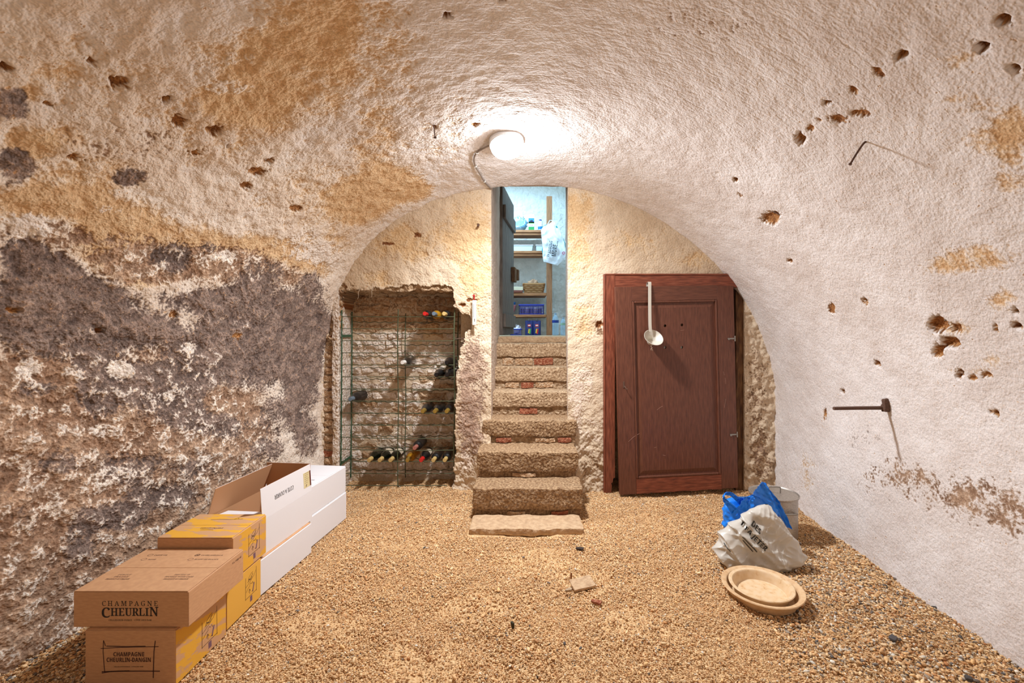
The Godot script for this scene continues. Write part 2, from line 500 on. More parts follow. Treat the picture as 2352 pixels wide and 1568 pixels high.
# Stains, bare mortar, flakes of old limewash and broken-out holes: [along, across, radius, radius, turn, share of the ground covered (holes: depth in cm)]
const VAULT_MARKS := {
	"o": [[2.43,1.72,.394,.244,.87,.33],[3.16,1.97,.592,.258,1.97,.42],[3.21,2.78,.782,.392,1.80,.28],[2.01,1.77,.275,.150,1.22,.50],[2.38,2.94,.686,.441,1.37,.42],[2.35,2.10,.301,.200,1.20,.36],[2.35,1.43,.153,.112,2.70,.30],[3.00,1.77,.257,.200,2.23,.75],[2.74,1.93,.256,.188,2.13,.70],[2.57,2.01,.188,.153,1.11,.75],[2.65,2.14,.271,.196,1.99,.60],[2.93,2.09,.496,.109,2.07,.45],[2.71,1.67,.122,.101,2.44,.30],[2.85,2.73,.425,.176,1.95,.40],[2.71,3.29,.389,.256,1.50,.85],[2.46,3.27,.368,.224,1.58,.80],[2.84,3.50,.213,.152,1.33,.60],[2.11,3.42,.289,.150,1.45,.40],[1.85,1.65,.130,.083,1.30,.80],[1.88,1.80,.169,.092,1.32,.70],[1.88,2.00,.191,.103,1.37,.70],[1.75,1.99,.206,.120,1.45,.80],[1.66,2.16,.223,.128,1.53,.95],[1.86,2.27,.266,.094,1.37,.70],[1.87,2.65,.394,.112,1.38,.80],[1.93,3.07,.319,.131,1.42,.70],[1.85,3.32,.277,.105,1.43,.60],[2.05,1.57,.081,.076,2.63,.60],[2.11,1.64,.094,.069,1.12,.40],[2.21,1.47,.050,.045,-2.61,.50],[1.07,1.89,.201,.062,1.74,.80],[1.04,2.11,.153,.059,1.75,.60],[.88,2.28,.138,.102,2.08,.50],[.86,2.11,.176,.097,1.91,.60],[.89,1.81,.134,.096,2.14,.50],[.49,3.14,.174,.086,1.93,.50],[.65,2.78,.135,.076,1.95,.40],[5.33,1.38,.093,.061,2.15,.50],[5.48,1.39,.104,.076,1.98,.60],[5.44,1.30,.084,.062,-2.54,.55],[5.21,1.31,.055,.042,2.34,.40],[5.60,1.42,.127,.059,-2.56,.45],[5.86,1.74,.159,.074,1.65,.42],[5.87,1.61,.121,.068,1.61,.40],[5.88,1.87,.123,.059,1.60,.35],[6.15,1.94,.131,.049,1.51,.60],[6.04,1.67,.083,.050,1.42,.45],[6.33,1.90,.124,.028,1.46,.45],[6.28,1.78,.110,.043,1.43,.40],[7.16,3.27,.209,.155,-2.58,.35]],
	"g": [[2.16,1.46,.076,.053,2.71,.95],[1.97,1.57,.072,.059,2.68,1.00],[2.05,1.91,.072,.056,1.45,1.10],[1.62,1.77,.150,.104,1.53,.80],[1.69,1.70,.086,.073,2.57,.60],[1.50,1.85,.225,.161,1.65,1.00],[1.39,1.77,.174,.106,2.89,.90],[1.48,2.02,.212,.118,1.58,.80],[1.74,2.28,.148,.101,1.62,1.00],[1.83,2.44,.081,.059,1.78,.50],[1.36,2.24,.238,.129,1.64,.80],[1.53,2.51,.300,.099,1.52,.75],[1.58,2.80,.238,.136,1.62,.80],[1.58,3.10,.417,.185,1.54,.66],[1.76,3.39,.205,.131,1.73,.60],[1.76,2.86,.281,.116,1.48,.50],[1.31,3.10,.592,.153,1.58,.70],[1.39,3.66,.331,.235,2.72,.66],[1.14,3.39,.425,.239,1.71,.62],[1.44,3.38,.398,.232,1.67,.60],[1.34,2.73,.390,.159,1.61,.75],[1.28,2.00,.208,.114,1.68,.70],[1.10,2.07,.200,.107,3.00,.90],[1.13,2.20,.231,.125,1.75,.70],[1.13,1.84,.088,.043,1.75,.80],[1.13,2.48,.242,.184,1.93,.70],[.97,2.39,.222,.133,1.84,.60],[1.12,2.90,.363,.166,1.69,.80],[.78,2.78,.200,.103,1.85,.70],[.90,2.54,.173,.137,2.15,.70],[.75,3.23,.328,.262,2.19,.55],[.90,3.51,.317,.251,2.80,.62],[.51,3.56,.236,.185,2.34,.60],[.55,3.06,.247,.112,1.90,.40],[.71,2.21,.261,.101,1.91,.60],[.81,1.91,.130,.069,1.96,.50],[.50,2.39,.311,.086,1.95,.80],[.48,2.15,.235,.076,2.01,.85],[.43,1.99,.134,.085,2.62,.60],[.59,2.54,.173,.091,1.99,.50],[.47,2.84,.287,.078,1.90,.40],[.60,1.81,.115,.074,2.73,.40],[6.77,2.66,.241,.146,1.20,.25]],
	"b": [[.12,1.9,.9,.28,1.57,.9],[.12,2.9,.6,.25,1.57,.7],[1.70,2.14,.321,.151,1.46,.75],[1.73,2.49,.405,.127,1.44,.70],[1.73,3.03,.474,.125,1.44,.65],[1.74,1.77,.190,.089,1.38,.60],[1.80,2.70,.377,.112,1.42,.55],[.83,2.32,.900,.285,1.81,.90],[.92,1.94,.452,.342,2.24,.80],[.50,2.32,.900,.326,1.94,.90],[.56,1.90,.415,.273,2.66,.85],[.23,1.85,.290,.165,2.45,.80],[.67,2.91,.457,.294,1.98,.60],[1.12,2.83,.537,.398,1.90,.50],[1.19,2.20,.672,.215,1.66,.60],[1.48,2.83,.349,.166,1.59,.50],[2.19,1.82,.290,.162,1.12,.30],[6.91,2.17,.415,.119,1.21,.36],[6.90,1.92,.286,.119,1.12,.36],[6.91,2.45,.310,.101,1.24,.30],[7.06,2.66,.166,.094,1.08,.25],[6.90,1.78,.146,.097,-2.46,.30],[4.48,1.73,.310,.130,2.62,.30]],
	"w": [[1.77,1.70,.087,.068,1.45,1.10],[1.72,1.67,.037,.033,1.73,.60],[1.90,1.91,.094,.039,1.31,.50],[1.77,2.44,.078,.048,1.58,.70],[1.80,2.57,.100,.057,1.54,.90],[1.81,2.76,.162,.057,1.44,.60],[2.01,3.10,.337,.193,1.58,.70],[1.99,3.43,.294,.146,1.47,.60],[1.61,2.28,.090,.045,1.53,.50],[1.59,2.10,.076,.025,1.48,.50],[1.43,1.96,.066,.023,1.55,.50],[1.22,1.81,.071,.051,1.84,.70],[1.19,1.80,.070,.040,2.97,.50],[1.17,2.18,.067,.056,2.46,.70],[1.18,2.14,.080,.060,1.90,.90],[1.27,2.51,.095,.048,1.67,.90],[1.02,2.41,.124,.056,1.76,.70],[1.01,2.27,.088,.032,1.75,.50],[.90,2.10,.095,.048,1.86,.80],[.98,1.76,.042,.031,2.14,.60],[.92,1.77,.043,.031,2.16,.60],[.78,2.57,.145,.094,1.97,.60],[.82,2.37,.121,.044,1.83,.50],[.69,2.13,.124,.075,2.08,.70],[.78,1.85,.095,.064,2.18,.60],[.65,2.03,.114,.070,2.15,.60],[.62,2.28,.116,.061,2.01,.50],[.60,2.65,.187,.096,1.96,.60],[.43,3.06,.248,.070,1.89,.40],[.63,1.87,.100,.062,2.24,.60],[.47,1.77,.077,.046,2.73,.60],[.39,1.93,.112,.061,2.30,.50],[.34,1.81,.091,.052,2.50,.60],[.39,2.12,.106,.045,2.11,.50],[.20,1.96,.083,.044,2.41,.50],[.48,2.57,.118,.046,1.96,.50],[2.88,1.71,.040,.025,-2.71,.70],[2.72,1.82,.087,.070,-2.50,.50],[2.61,1.91,.108,.061,.80,.70],[2.60,1.77,.173,.083,2.30,.50]],
	"e": [[2.39,1.53,.015,.013,-2.58,2.00],[2.38,1.64,.042,.029,.87,2.50],[2.41,1.80,.031,.017,.93,2.50],[2.35,1.91,.050,.033,2.31,2.00],[2.39,2.04,.052,.034,1.11,3.00],[2.36,2.16,.016,.012,1.45,4.00],[2.39,2.40,.038,.021,1.19,4.00],[2.31,2.39,.072,.042,1.29,2.00],[2.22,2.41,.050,.032,1.44,2.00],[2.05,1.75,.020,.015,1.26,3.00],[2.06,1.70,.038,.014,1.14,1.50],[2.21,2.82,.081,.033,1.29,1.50],[1.36,2.04,.025,.020,2.58,5.00],[1.44,1.73,.018,.013,1.68,3.00],[1.45,2.37,.034,.023,1.69,1.50],[1.34,2.82,.068,.032,1.63,1.50],[2.26,1.39,.007,.006,-2.47,3.00],[2.20,1.54,.019,.010,.97,1.50],[2.26,2.06,.044,.014,1.09,1.00],[3.51,1.85,.029,.020,-3.14,4.00],[3.72,1.77,.013,.011,2.81,3.00],[3.22,2.74,.031,.025,1.67,1.50],[3.45,2.79,.033,.031,1.60,1.50],[5.19,1.16,.022,.014,-2.62,5.00],[5.22,1.24,.011,.010,-3.00,4.00],[5.10,1.41,.023,.017,2.30,4.50],[5.32,1.22,.021,.008,-2.55,3.00],[5.06,1.74,.031,.013,2.21,2.50],[5.11,2.00,.051,.031,1.22,5.00],[5.14,1.77,.054,.009,2.19,1.20],[5.17,1.68,.057,.010,2.20,1.20],[5.06,2.61,.036,.019,1.52,3.00],[5.37,2.67,.123,.062,1.55,2.20],[5.66,2.82,.037,.015,1.60,2.00],[6.01,2.68,.063,.035,1.05,1.00],[5.99,2.38,.043,.015,1.57,3.00],[6.13,2.00,.081,.052,1.18,4.50],[6.21,1.97,.069,.038,1.34,4.00],[6.26,2.06,.055,.036,.80,3.00],[6.15,1.91,.042,.019,1.47,2.00],[6.35,1.97,.032,.018,1.26,3.50],[6.08,1.64,.027,.019,-2.36,3.00],[6.14,1.66,.026,.016,1.34,3.00],[6.15,1.74,.022,.013,1.31,2.00],[6.34,2.47,.036,.016,1.37,3.00],[6.54,2.83,.032,.016,1.32,3.00],[6.50,1.85,.021,.014,.97,2.50],[6.36,1.91,.029,.009,1.43,2.00],[6.72,3.05,.073,.020,-3.10,.80],[6.34,1.84,.039,.014,1.41,1.50],[5.10,1.91,.011,.007,1.92,1.00],[5.10,1.84,.010,.006,1.95,1.00],[5.09,1.62,.006,.005,1.78,.80],[5.09,1.50,.007,.003,2.28,.80],[5.15,2.71,.021,.010,1.76,.80]],
}
const GABLE_MARKS := {
	"o": [[-0.91,2.02,0.427,0.214,0,0.40],[-0.41,1.88,0.214,0.712,0,0.50],[-0.52,2.13,0.285,0.285,0,0.40],[0.41,2.02,0.214,0.427,0,0.60],[0.44,2.34,0.214,0.214,0,0.40],[0.77,2.02,0.214,0.142,0,0.30],[1.41,1.88,0.214,0.107,0,0.50],[0.48,1.38,0.142,0.214,0,0.60],[-1.19,1.73,0.214,0.107,0,0.50],[-0.37,1.73,0.178,0.142,0,0.50],[-1.09,2.02,0.356,0.214,0,0.30],[1.05,2.02,0.356,0.214,0,0.25],[-1.57,0.99,0.089,0.427,0,0.70],[-1.57,0.45,0.071,0.285,0,0.60]],
	"g": [[-0.43,0.81,0.178,0.676,0,0.60],[-0.46,0.42,0.107,0.320,0,0.30],[1.90,0.81,0.142,0.498,0,0.25],[1.96,0.24,0.107,0.249,0,0.35],[-1.62,0.81,0.043,0.712,0,0.50]],
	"b": [[1.90,0.81,0.142,0.534,0,0.40],[1.94,0.27,0.125,0.285,0,0.50],[-1.57,0.81,0.078,0.997,0,0.55],[0.61,1.31,0.043,0.053,0,0.80],[-1.09,1.56,0.498,0.125,0,0.40],[0.52,0.24,0.142,0.214,0,0.30],[-0.52,0.60,0.071,0.214,0,0.40],[-1.48,1.59,0.142,0.142,0,0.50]],
	"w": [[0.48,0.88,0.142,0.285,0,0.70],[0.52,0.45,0.142,0.214,0,0.50],[0.55,0.13,0.107,0.107,0,0.40],[-0.48,0.24,0.107,0.142,0,0.70],[-1.37,1.81,0.214,0.107,0,0.40],[-0.43,1.16,0.107,0.107,0,0.30],[0.41,0.67,0.071,0.285,0,0.50],[-1.46,0.81,0.043,0.712,0,0.70]],
	"e": [[-0.38,2.17,0.018,0.021,0,2.00],[0.61,1.36,0.043,0.036,0,2.00],[-1.57,1.26,0.071,0.018,0,8.00],[1.73,2.16,0.036,0.028,0,1.00],[-1.12,2.02,0.071,0.011,0,0.80],[-0.87,2.09,0.071,0.011,0,0.80],[-1.48,1.66,0.036,0.050,0,3.00],[-1.53,1.52,0.043,0.050,0,3.00],[-0.51,1.52,0.043,0.014,0,1.50],[-0.44,1.56,0.057,0.011,0,1.00]],
}

# One painted and roughened area of wall: colours and relief are computed in metres along the surface.
class Face:
	var u0: float
	var v0: float
	var w: int
	var h: int
	var mm: float                          # metres per texel
	var field := {}                        # class -> coarse coverage
	var cw: int
	var ch: int
	const CELL := 0.02
	var hgt := PackedFloat32Array()        # relief in metres
	var rgb := PackedByteArray()
	var bump := PackedByteArray()
	var na: PackedByteArray
	var nb: PackedByteArray
	var nc: PackedByteArray
	var nd: PackedByteArray
	var ne: PackedByteArray
	var nf: PackedByteArray
	var look := {}
	func _init(u: float, v: float, lu: float, lv: float, texel: float):
		u0 = u
		v0 = v
		mm = texel
		w = int(round(lu / mm))
		h = int(round(lv / mm))
		cw = int(lu / CELL) + 3
		ch = int(lv / CELL) + 3
		hgt.resize(w * h)
		rgb.resize(w * h * 3)
		bump.resize(w * h)
	func noise(seed_: int, wave: float, oct: int, squash := 1.0) -> PackedByteArray:
		var f := FastNoiseLite.new()
		f.seed = seed_
		f.noise_type = FastNoiseLite.TYPE_SIMPLEX_SMOOTH
		f.fractal_octaves = oct
		f.fractal_gain = 0.55
		f.frequency = mm / wave
		f.offset = Vector3(u0 / mm, v0 / mm, 0)
		return f.get_image(w, h, false, false, false).get_data()
	func mark(marks: Dictionary) -> void:
		for k in ["o", "g", "b", "w", "e", "z"]:
			var f := PackedFloat32Array()
			f.resize(cw * ch)
			field[k] = f
		for k in marks:
			var f: PackedFloat32Array = field[k]
			var dep: PackedFloat32Array = field["z"]
			for m in marks[k]:
				var hole: bool = k == "e"
				var reach := maxf(m[2], m[3]) * 1.3
				var ci := cos(m[4])
				var si := sin(m[4])
				for y in range(maxi(0, int((m[1] - v0 - reach) / CELL)), mini(ch, int((m[1] - v0 + reach) / CELL) + 2)):
					for x in range(maxi(0, int((m[0] - u0 - reach) / CELL)), mini(cw, int((m[0] - u0 + reach) / CELL) + 2)):
						var du: float = u0 + x * CELL - m[0]
						var dv: float = v0 + y * CELL - m[1]
						var grow := 1.0 if hole else 1.25
						var q := Vector2((du * ci + dv * si) / maxf(m[2] * grow, 0.022), (dv * ci - du * si) / maxf(m[3] * grow, 0.020)).length_squared()
						if q < 1.0:
							var g := (1.0 - q) * (1.0 - q) * 1.25
							if hole:
								f[y * cw + x] = maxf(f[y * cw + x], minf(g, 1.0))
								dep[y * cw + x] = maxf(dep[y * cw + x], minf(m[5], 4.0) * 0.007)
							else:
								f[y * cw + x] = minf(f[y * cw + x] + m[5] * minf(g, 1.0), 1.15)
			field[k] = f
			field["z"] = dep
	func prepare() -> void:
		na = noise(101, 0.22, 6)
		nb = noise(102, 0.085, 5)
		nc = noise(103, 0.022, 4)
		nd = noise(104, 0.0085, 3)
		ne = noise(105, 0.9, 3)
		# long trowel strokes that run round the arch
		var f := FastNoiseLite.new()
		f.seed = 106
		f.noise_type = FastNoiseLite.TYPE_SIMPLEX_SMOOTH
		f.fractal_octaves = 4
		f.frequency = mm / 0.034
		f.offset = Vector3(u0 / mm / 5.0, v0 / mm, 0)
		var im := f.get_image(w / 5 + 1, h, false, false, false)
		im.resize(w, h, Image.INTERPOLATE_CUBIC)
		nf = im.get_data()
	func sample(f: PackedFloat32Array, u: float, v: float) -> float:
		var x := clampf((u - u0) / CELL, 0, cw - 1.001)
		var y := clampf((v - v0) / CELL, 0, ch - 1.001)
		var i := int(x)
		var j := int(y)
		var a := lerpf(f[j * cw + i], f[j * cw + i + 1], x - i)
		var b := lerpf(f[(j + 1) * cw + i], f[(j + 1) * cw + i + 1], x - i)
		return lerpf(a, b, y - j)
	func row(y: int) -> void:
		var keys := ["o", "g", "b", "w", "e", "z"]
		var line: Array[PackedFloat32Array] = []
		var cy := y * mm / CELL
		var j := mini(int(cy), ch - 2)
		var fy := cy - j
		for k in keys:
			var f: PackedFloat32Array = field[k]
			var l := PackedFloat32Array()
			l.resize(cw)
			for x in cw: l[x] = f[j * cw + x] * (1 - fy) + f[(j + 1) * cw + x] * fy
			line.append(l)
		var lo := line[0]
		var lg := line[1]
		var lb := line[2]
		var lw := line[3]
		var le := line[4]
		var lz := line[5]
		var P1: Color = look.p1
		var P2: Color = look.p2
		var P3: Color = look.p3
		var P4: Color = look.p4
		var O1: Color = look.o1
		var O2: Color = look.o2
		var G1: Color = look.g1
		var G2: Color = look.g2
		var B1: Color = look.b1
		var B2: Color = look.b2
		var W1: Color = look.w1
		var E1: Color = look.e1
		var E2: Color = look.e2
		var amp_l: float = look.amp_l
		var amp_r: float = look.amp_r
		var mid: float = look.amp_mid
		var stroke: float = look.stroke
		for x in w:
			var at := y * w + x
			var a := (na[at] - 127.5) / 150.0 + 0.5
			var b := (nb[at] - 127.5) / 150.0 + 0.5
			var c := (nc[at] - 127.5) / 140.0 + 0.5
			var d := (nd[at] - 127.5) / 140.0 + 0.5
			var e := (ne[at] - 127.5) / 120.0 + 0.5
			var cx := x * mm / CELL
			var i := mini(int(cx), cw - 2)
			var fx := cx - i
			var gx := 1.0 - fx
			var wo := clampf((lo[i] * gx + lo[i + 1] * fx - (a * 0.36 + b * 0.29 + c * 0.35)) * 2.6 + 0.5, 0, 1)
			var wb := clampf((lb[i] * gx + lb[i + 1] * fx - (b * 0.42 + (1.0 - a) * 0.18 + c * 0.40)) * 4.5 + 0.5, 0, 1)
			var wg := clampf((lg[i] * gx + lg[i + 1] * fx - ((1.0 - a) * 0.40 + b * 0.25 + c * 0.35)) * 4.0 + 0.5, 0, 1)
			var lw_ := lw[i] * gx + lw[i + 1] * fx
			var ww := 0.0
			if lw_ > 0.01: ww = clampf((lw_ * 0.78 - ((1.0 - b) * 0.42 + a * 0.13 + (1.0 - c) * 0.45)) * 6.0 + 0.5, 0, 1)
			if wb > 0.2: ww = maxf(ww, clampf((0.35 * wb - ((1.0 - b) * 0.64 + (1.0 - c) * 0.36)) * 7.0 + 0.5, 0, 1))
			var we_ := le[i] * gx + le[i + 1] * fx
			var we := 0.0
			if we_ > 0.01: we = clampf((we_ - 0.42 - (c - 0.5) * 0.5 - (b - 0.5) * 0.5) * 5.0 + 0.5, 0, 1)
			var warm := clampf((mid + 0.35 - u0 - x * mm) * 0.9 + (a - 0.5), 0, 1)
			var pt := clampf(e * 0.7 + a * 0.6 - 0.15 + (d - 0.5) * 0.5, 0, 1)
			var col := P1.lerp(P2, pt).lerp(P3.lerp(P4, pt), warm)
			if wo > 0: col = col.lerp(O1.lerp(O2, clampf(b * 0.8 + c * 0.5 - 0.15, 0, 1)), wo)
			if wb > 0: col = col.lerp(B1.lerp(B2, clampf(a * 0.75 + b * 0.55 + c * 0.4 - 0.33, 0, 1)), wb)
			if wg > 0: col = col.lerp(G1.lerp(G2, clampf(a * 0.55 + b * 0.55 + c * 0.45 + d * 0.25 - 0.42, 0, 1)), wg)
			if ww > 0: col = col.lerp(W1, ww)
			if we > 0: col = col.lerp(E1.lerp(E2, clampf(d * 0.8 + b * 0.7 - 0.25, 0, 1)), we)
			# small broken pits, many on the left, few on the right
			var lf := clampf((u0 + x * mm - mid) * 0.6 + 0.5, 0, 1)
			var pit := clampf((c + 0.35 * (b - 0.5) - (0.93 + 0.10 * lf)) * 9.0, 0, 1)
			if pit > 0: col = col.lerp(E1.lerp(E2, clampf(d + 0.2, 0, 1)), pit * 0.6)
			# old coats of plaster and dirt lie over one another in thin ledges
			var t := (a * 0.7 + b * 0.3) * 7.0
			var tf := t - floorf(t)
			var ledge := (floorf(t) + clampf((tf - 0.82) * 5.5, 0, 1)) * (1.0 - lf)
			var coat := 1.0 + (0.09 if int(t) % 2 == 0 else -0.05) * (1.0 - lf) * maxf(wb, wg)
			var k := (0.93 + 0.14 * d + 0.07 * (c - 0.5)) * coat
			rgb[at * 3] = int(clampf(col.r * k, 0, 1) * 255)
			rgb[at * 3 + 1] = int(clampf(col.g * k, 0, 1) * 255)
			rgb[at * 3 + 2] = int(clampf(col.b * k, 0, 1) * 255)
			var amp := amp_l if u0 + x * mm < mid else amp_r
			amp = lerpf(amp_l, amp_r, clampf((u0 + x * mm - mid) * 0.8 + 0.5, 0, 1))
			var rough := amp * (1.0 + 0.3 * wo + 0.25 * wb + 0.1 * wg)
			var step := -0.0012 * wo - 0.002 * wb - 0.0008 * wg + 0.0013 * ww - 0.004 * we - 0.0035 * pit
			hgt[at] = (ledge - 3.5) * 0.0022 * look.ledges + (a - 0.5) * 0.009 * amp + (b - 0.5) * 0.0042 * rough + step - we * (lz[i] * gx + lz[i + 1] * fx)
			var tr := (nf[at] - 127.5) / 140.0 + 0.5
			var sw := stroke * clampf((u0 + x * mm - 2.2) * 1.5, 0, 1) * clampf((5.9 - u0 - x * mm) * 1.0, 0.25, 1)
			tr = ((tr - 0.5) * 0.0022 - maxf(0.0, tr - 0.62) * 0.010) * sw
			bump[at] = int(clampf(0.6 + tr / 0.016 + (ledge - 3.5) * 0.0006 * look.ledges / 0.016 + ((c - 0.5) * 0.0026 * rough + (d - 0.5) * 0.0014 * (0.4 + 0.6 * amp) + step * 0.9) / 0.016, 0, 1) * 255)
	func paint() -> void:
		prepare()
		var job := WorkerThreadPool.add_group_task(row, h)
		WorkerThreadPool.wait_for_group_task_completion(job)
	func height(u: float, v: float) -> float:
		var x := clampf((u - u0) / mm, 0, w - 1.001)
		var y := clampf((v - v0) / mm, 0, h - 1.001)
		var i := int(x)
		var j := int(y)
		var p := j * w + i
		var fx := x - i
		return lerpf(lerpf(hgt[p], hgt[p + 1], fx), lerpf(hgt[p + w], hgt[p + w + 1], fx), y - j)
	func material() -> StandardMaterial3D:
		var m := StandardMaterial3D.new()
		m.roughness = 0.95
		m.albedo_texture = ImageTexture.create_from_image(Image.create_from_data(w, h, false, Image.FORMAT_RGB8, rgb))
		m.heightmap_enabled = true
		m.heightmap_texture = ImageTexture.create_from_image(Image.create_from_data(w, h, false, Image.FORMAT_L8, bump))
		m.heightmap_scale = 1.6
		return m

# triangles of a grid of points with its normals; cells may be left out
func sheet(pts: PackedVector3Array, uvs: PackedVector2Array, w: int, h: int, flip: bool, keep := PackedByteArray()) -> Array:
	var nn := PackedVector3Array()
	nn.resize(w * h)
	for i in h:
		for j in w:
			var du := pts[i * w + mini(j + 1, w - 1)] - pts[i * w + maxi(j - 1, 0)]
			var dv := pts[mini(i + 1, h - 1) * w + j] - pts[maxi(i - 1, 0) * w + j]
			var q := du.cross(dv).normalized()
			nn[i * w + j] = -q if flip else q
	var ix := PackedInt32Array()
	ix.resize((w - 1) * (h - 1) * 6)
	var k := 0
	for i in h - 1:
		for j in w - 1:
			if keep.size() and keep[i * w + j] == 0: continue
			var a := i * w + j
			var b := a + 1
			var c := a + w
			ix[k] = a
			ix[k + 1] = b if flip else c
			ix[k + 2] = c if flip else b
			ix[k + 3] = b
			ix[k + 4] = c + 1 if flip else c
			ix[k + 5] = c if flip else c + 1
			k += 6
	ix.resize(k)
	var arr: Array = []
	arr.resize(Mesh.ARRAY_MAX)
	arr[Mesh.ARRAY_VERTEX] = pts
	arr[Mesh.ARRAY_NORMAL] = nn
	arr[Mesh.ARRAY_TEX_UV] = uvs
	arr[Mesh.ARRAY_INDEX] = ix
	return arr

const D_NEAR := 1.02
const D_FAR := 3.80

func build_vault():
	arc_table()
	var look := {
		"p1": Color(0.93, 0.905, 0.89), "p2": Color(0.855, 0.81, 0.78), "p3": Color(0.945, 0.895, 0.835), "p4": Color(0.865, 0.785, 0.705), "o1": Color(0.80, 0.635, 0.455), "o2": Color(0.89, 0.775, 0.62),
		"g1": Color(0.36, 0.295, 0.265), "g2": Color(0.66, 0.57, 0.51), "b1": Color(0.50, 0.375, 0.285), "b2": Color(0.79, 0.67, 0.56),
		"w1": Color(0.92, 0.865, 0.81), "e1": Color(0.46, 0.27, 0.13), "e2": Color(0.78, 0.57, 0.34), "amp_l": 1.35, "amp_r": 0.8, "amp_mid": 2.9, "stroke": 0.62, "ledges": 1.0,
	}
	var ranges := [["wall_left", 0.0, 2.0], ["ceiling", 2.0, 5.6], ["wall_right", 5.6, ARC]]
	var labels := ["rough grey and ochre stained plaster flank of the vault, behind the cartons", "pale rough plastered barrel vault round the lamp", "pale limewashed flank of the vault beside the steel pot"]
	for k in 3:
		var s0: float = ranges[k][1]
		var s1: float = ranges[k][2]
		var f := Face.new(s0 - 0.02, D_NEAR, s1 - s0 + 0.04, D_FAR - D_NEAR, 0.0024)
		f.look = look
		f.mark(VAULT_MARKS)
		f.paint()
		var step: float = (s1 - s0) / ceil((s1 - s0) / 0.0086)
		var w := int(round((s1 - s0) / step)) + 3
		var h := int(ceil((D_FAR - D_NEAR) / 0.0086)) + 1
		var pts := PackedVector3Array()
		var uvs := PackedVector2Array()
		pts.resize(w * h)
		uvs.resize(w * h)
		var keep := PackedByteArray()
		keep.resize(w * h)
		var angs := PackedFloat32Array()
		for j in w: angs.append(angle_at(s0 + (j - 1) * step))
		var before := angle_at(s0 - 2.0 * step)
		var after := angle_at(s1 + 2.0 * step)
		for i in h:
			var d := lerpf(D_NEAR, D_FAR, i / float(h - 1))
			var row := PackedVector3Array()
			row.resize(w + 2)
			row[0] = section(before, d)
			row[w + 1] = section(after, d)
			for j in w: row[j + 1] = section(angs[j], d)
			for j in w:
				var s: float = s0 + (j - 1) * step
				var t := row[j + 2] - row[j]
				var nrm := Vector3(t.y, -t.x, 0).normalized()
				pts[i * w + j] = row[j + 1] + nrm * f.height(s, d)
				uvs[i * w + j] = Vector2(((s - f.u0) / f.mm + 0.5) / f.w, ((d - D_NEAR) / f.mm + 0.5) / f.h)
				keep[i * w + j] = 1 if j > 0 and j < w - 2 else 0
		var mesh := ArrayMesh.new()
		mesh.add_surface_from_arrays(Mesh.PRIMITIVE_TRIANGLES, sheet(pts, uvs, w, h, true, keep))
		# the same vault going on behind the camera, and the outside of its thick masonry
		var back := Shape.new()
		var outer := Shape.new()
		var rows: Array = []
		var rows2: Array = []
		for i in 9:
			var d := lerpf(-0.72, D_NEAR, i / 8.0)
			var row := PackedVector3Array()
			for j in 41: row.append(section(angle_at(lerpf(s0, s1, j / 40.0)), d))
			rows.append(row)
		for i in 2:
			var d := lerpf(-0.95, 3.84, i)
			var row := PackedVector3Array()
			for j in 41: row.append(on_vault(lerpf(s0, s1, j / 40.0), d, -0.3))
			rows2.append(row)
		back.grid(rows, false, true, false, Transform3D(), Rect2(0, -1.16, 1, 1.16))
		outer.grid(rows2)
		back.add_to(mesh)
		outer.add_to(mesh)
		var o := put(ranges[k][0], mesh, f.material())
		tag(o, labels[k], "", "", "structure")

# ---------------------------------------------------------------- the end wall (gable) with the rack's niche, the stair opening and the door's recess
const GD := 3.72
const NICHE := [Vector2(-1.535, -0.1), Vector2(-1.54, 0.45), Vector2(-1.535, 1.23), Vector2(-1.54, 1.255), Vector2(-1.53, 1.42), Vector2(-1.49, 1.60), Vector2(-1.41, 1.645), Vector2(-1.15, 1.655), Vector2(-0.80, 1.675), Vector2(-0.59, 1.655), Vector2(-0.575, 1.50), Vector2(-0.52, 1.445), Vector2(-0.445, 1.43), Vector2(-0.435, 1.35), Vector2(-0.50, 1.28), Vector2(-0.535, 1.12), Vector2(-0.56, 0.95), Vector2(-0.575, 0.6), Vector2(-0.585, -0.1)]
const RECESS := [Vector2(0.70, -0.1), Vector2(0.70, 1.70), Vector2(1.79, 1.70), Vector2(1.795, -0.1)]
const STAIR_L := -0.274
const STAIR_R := 0.349

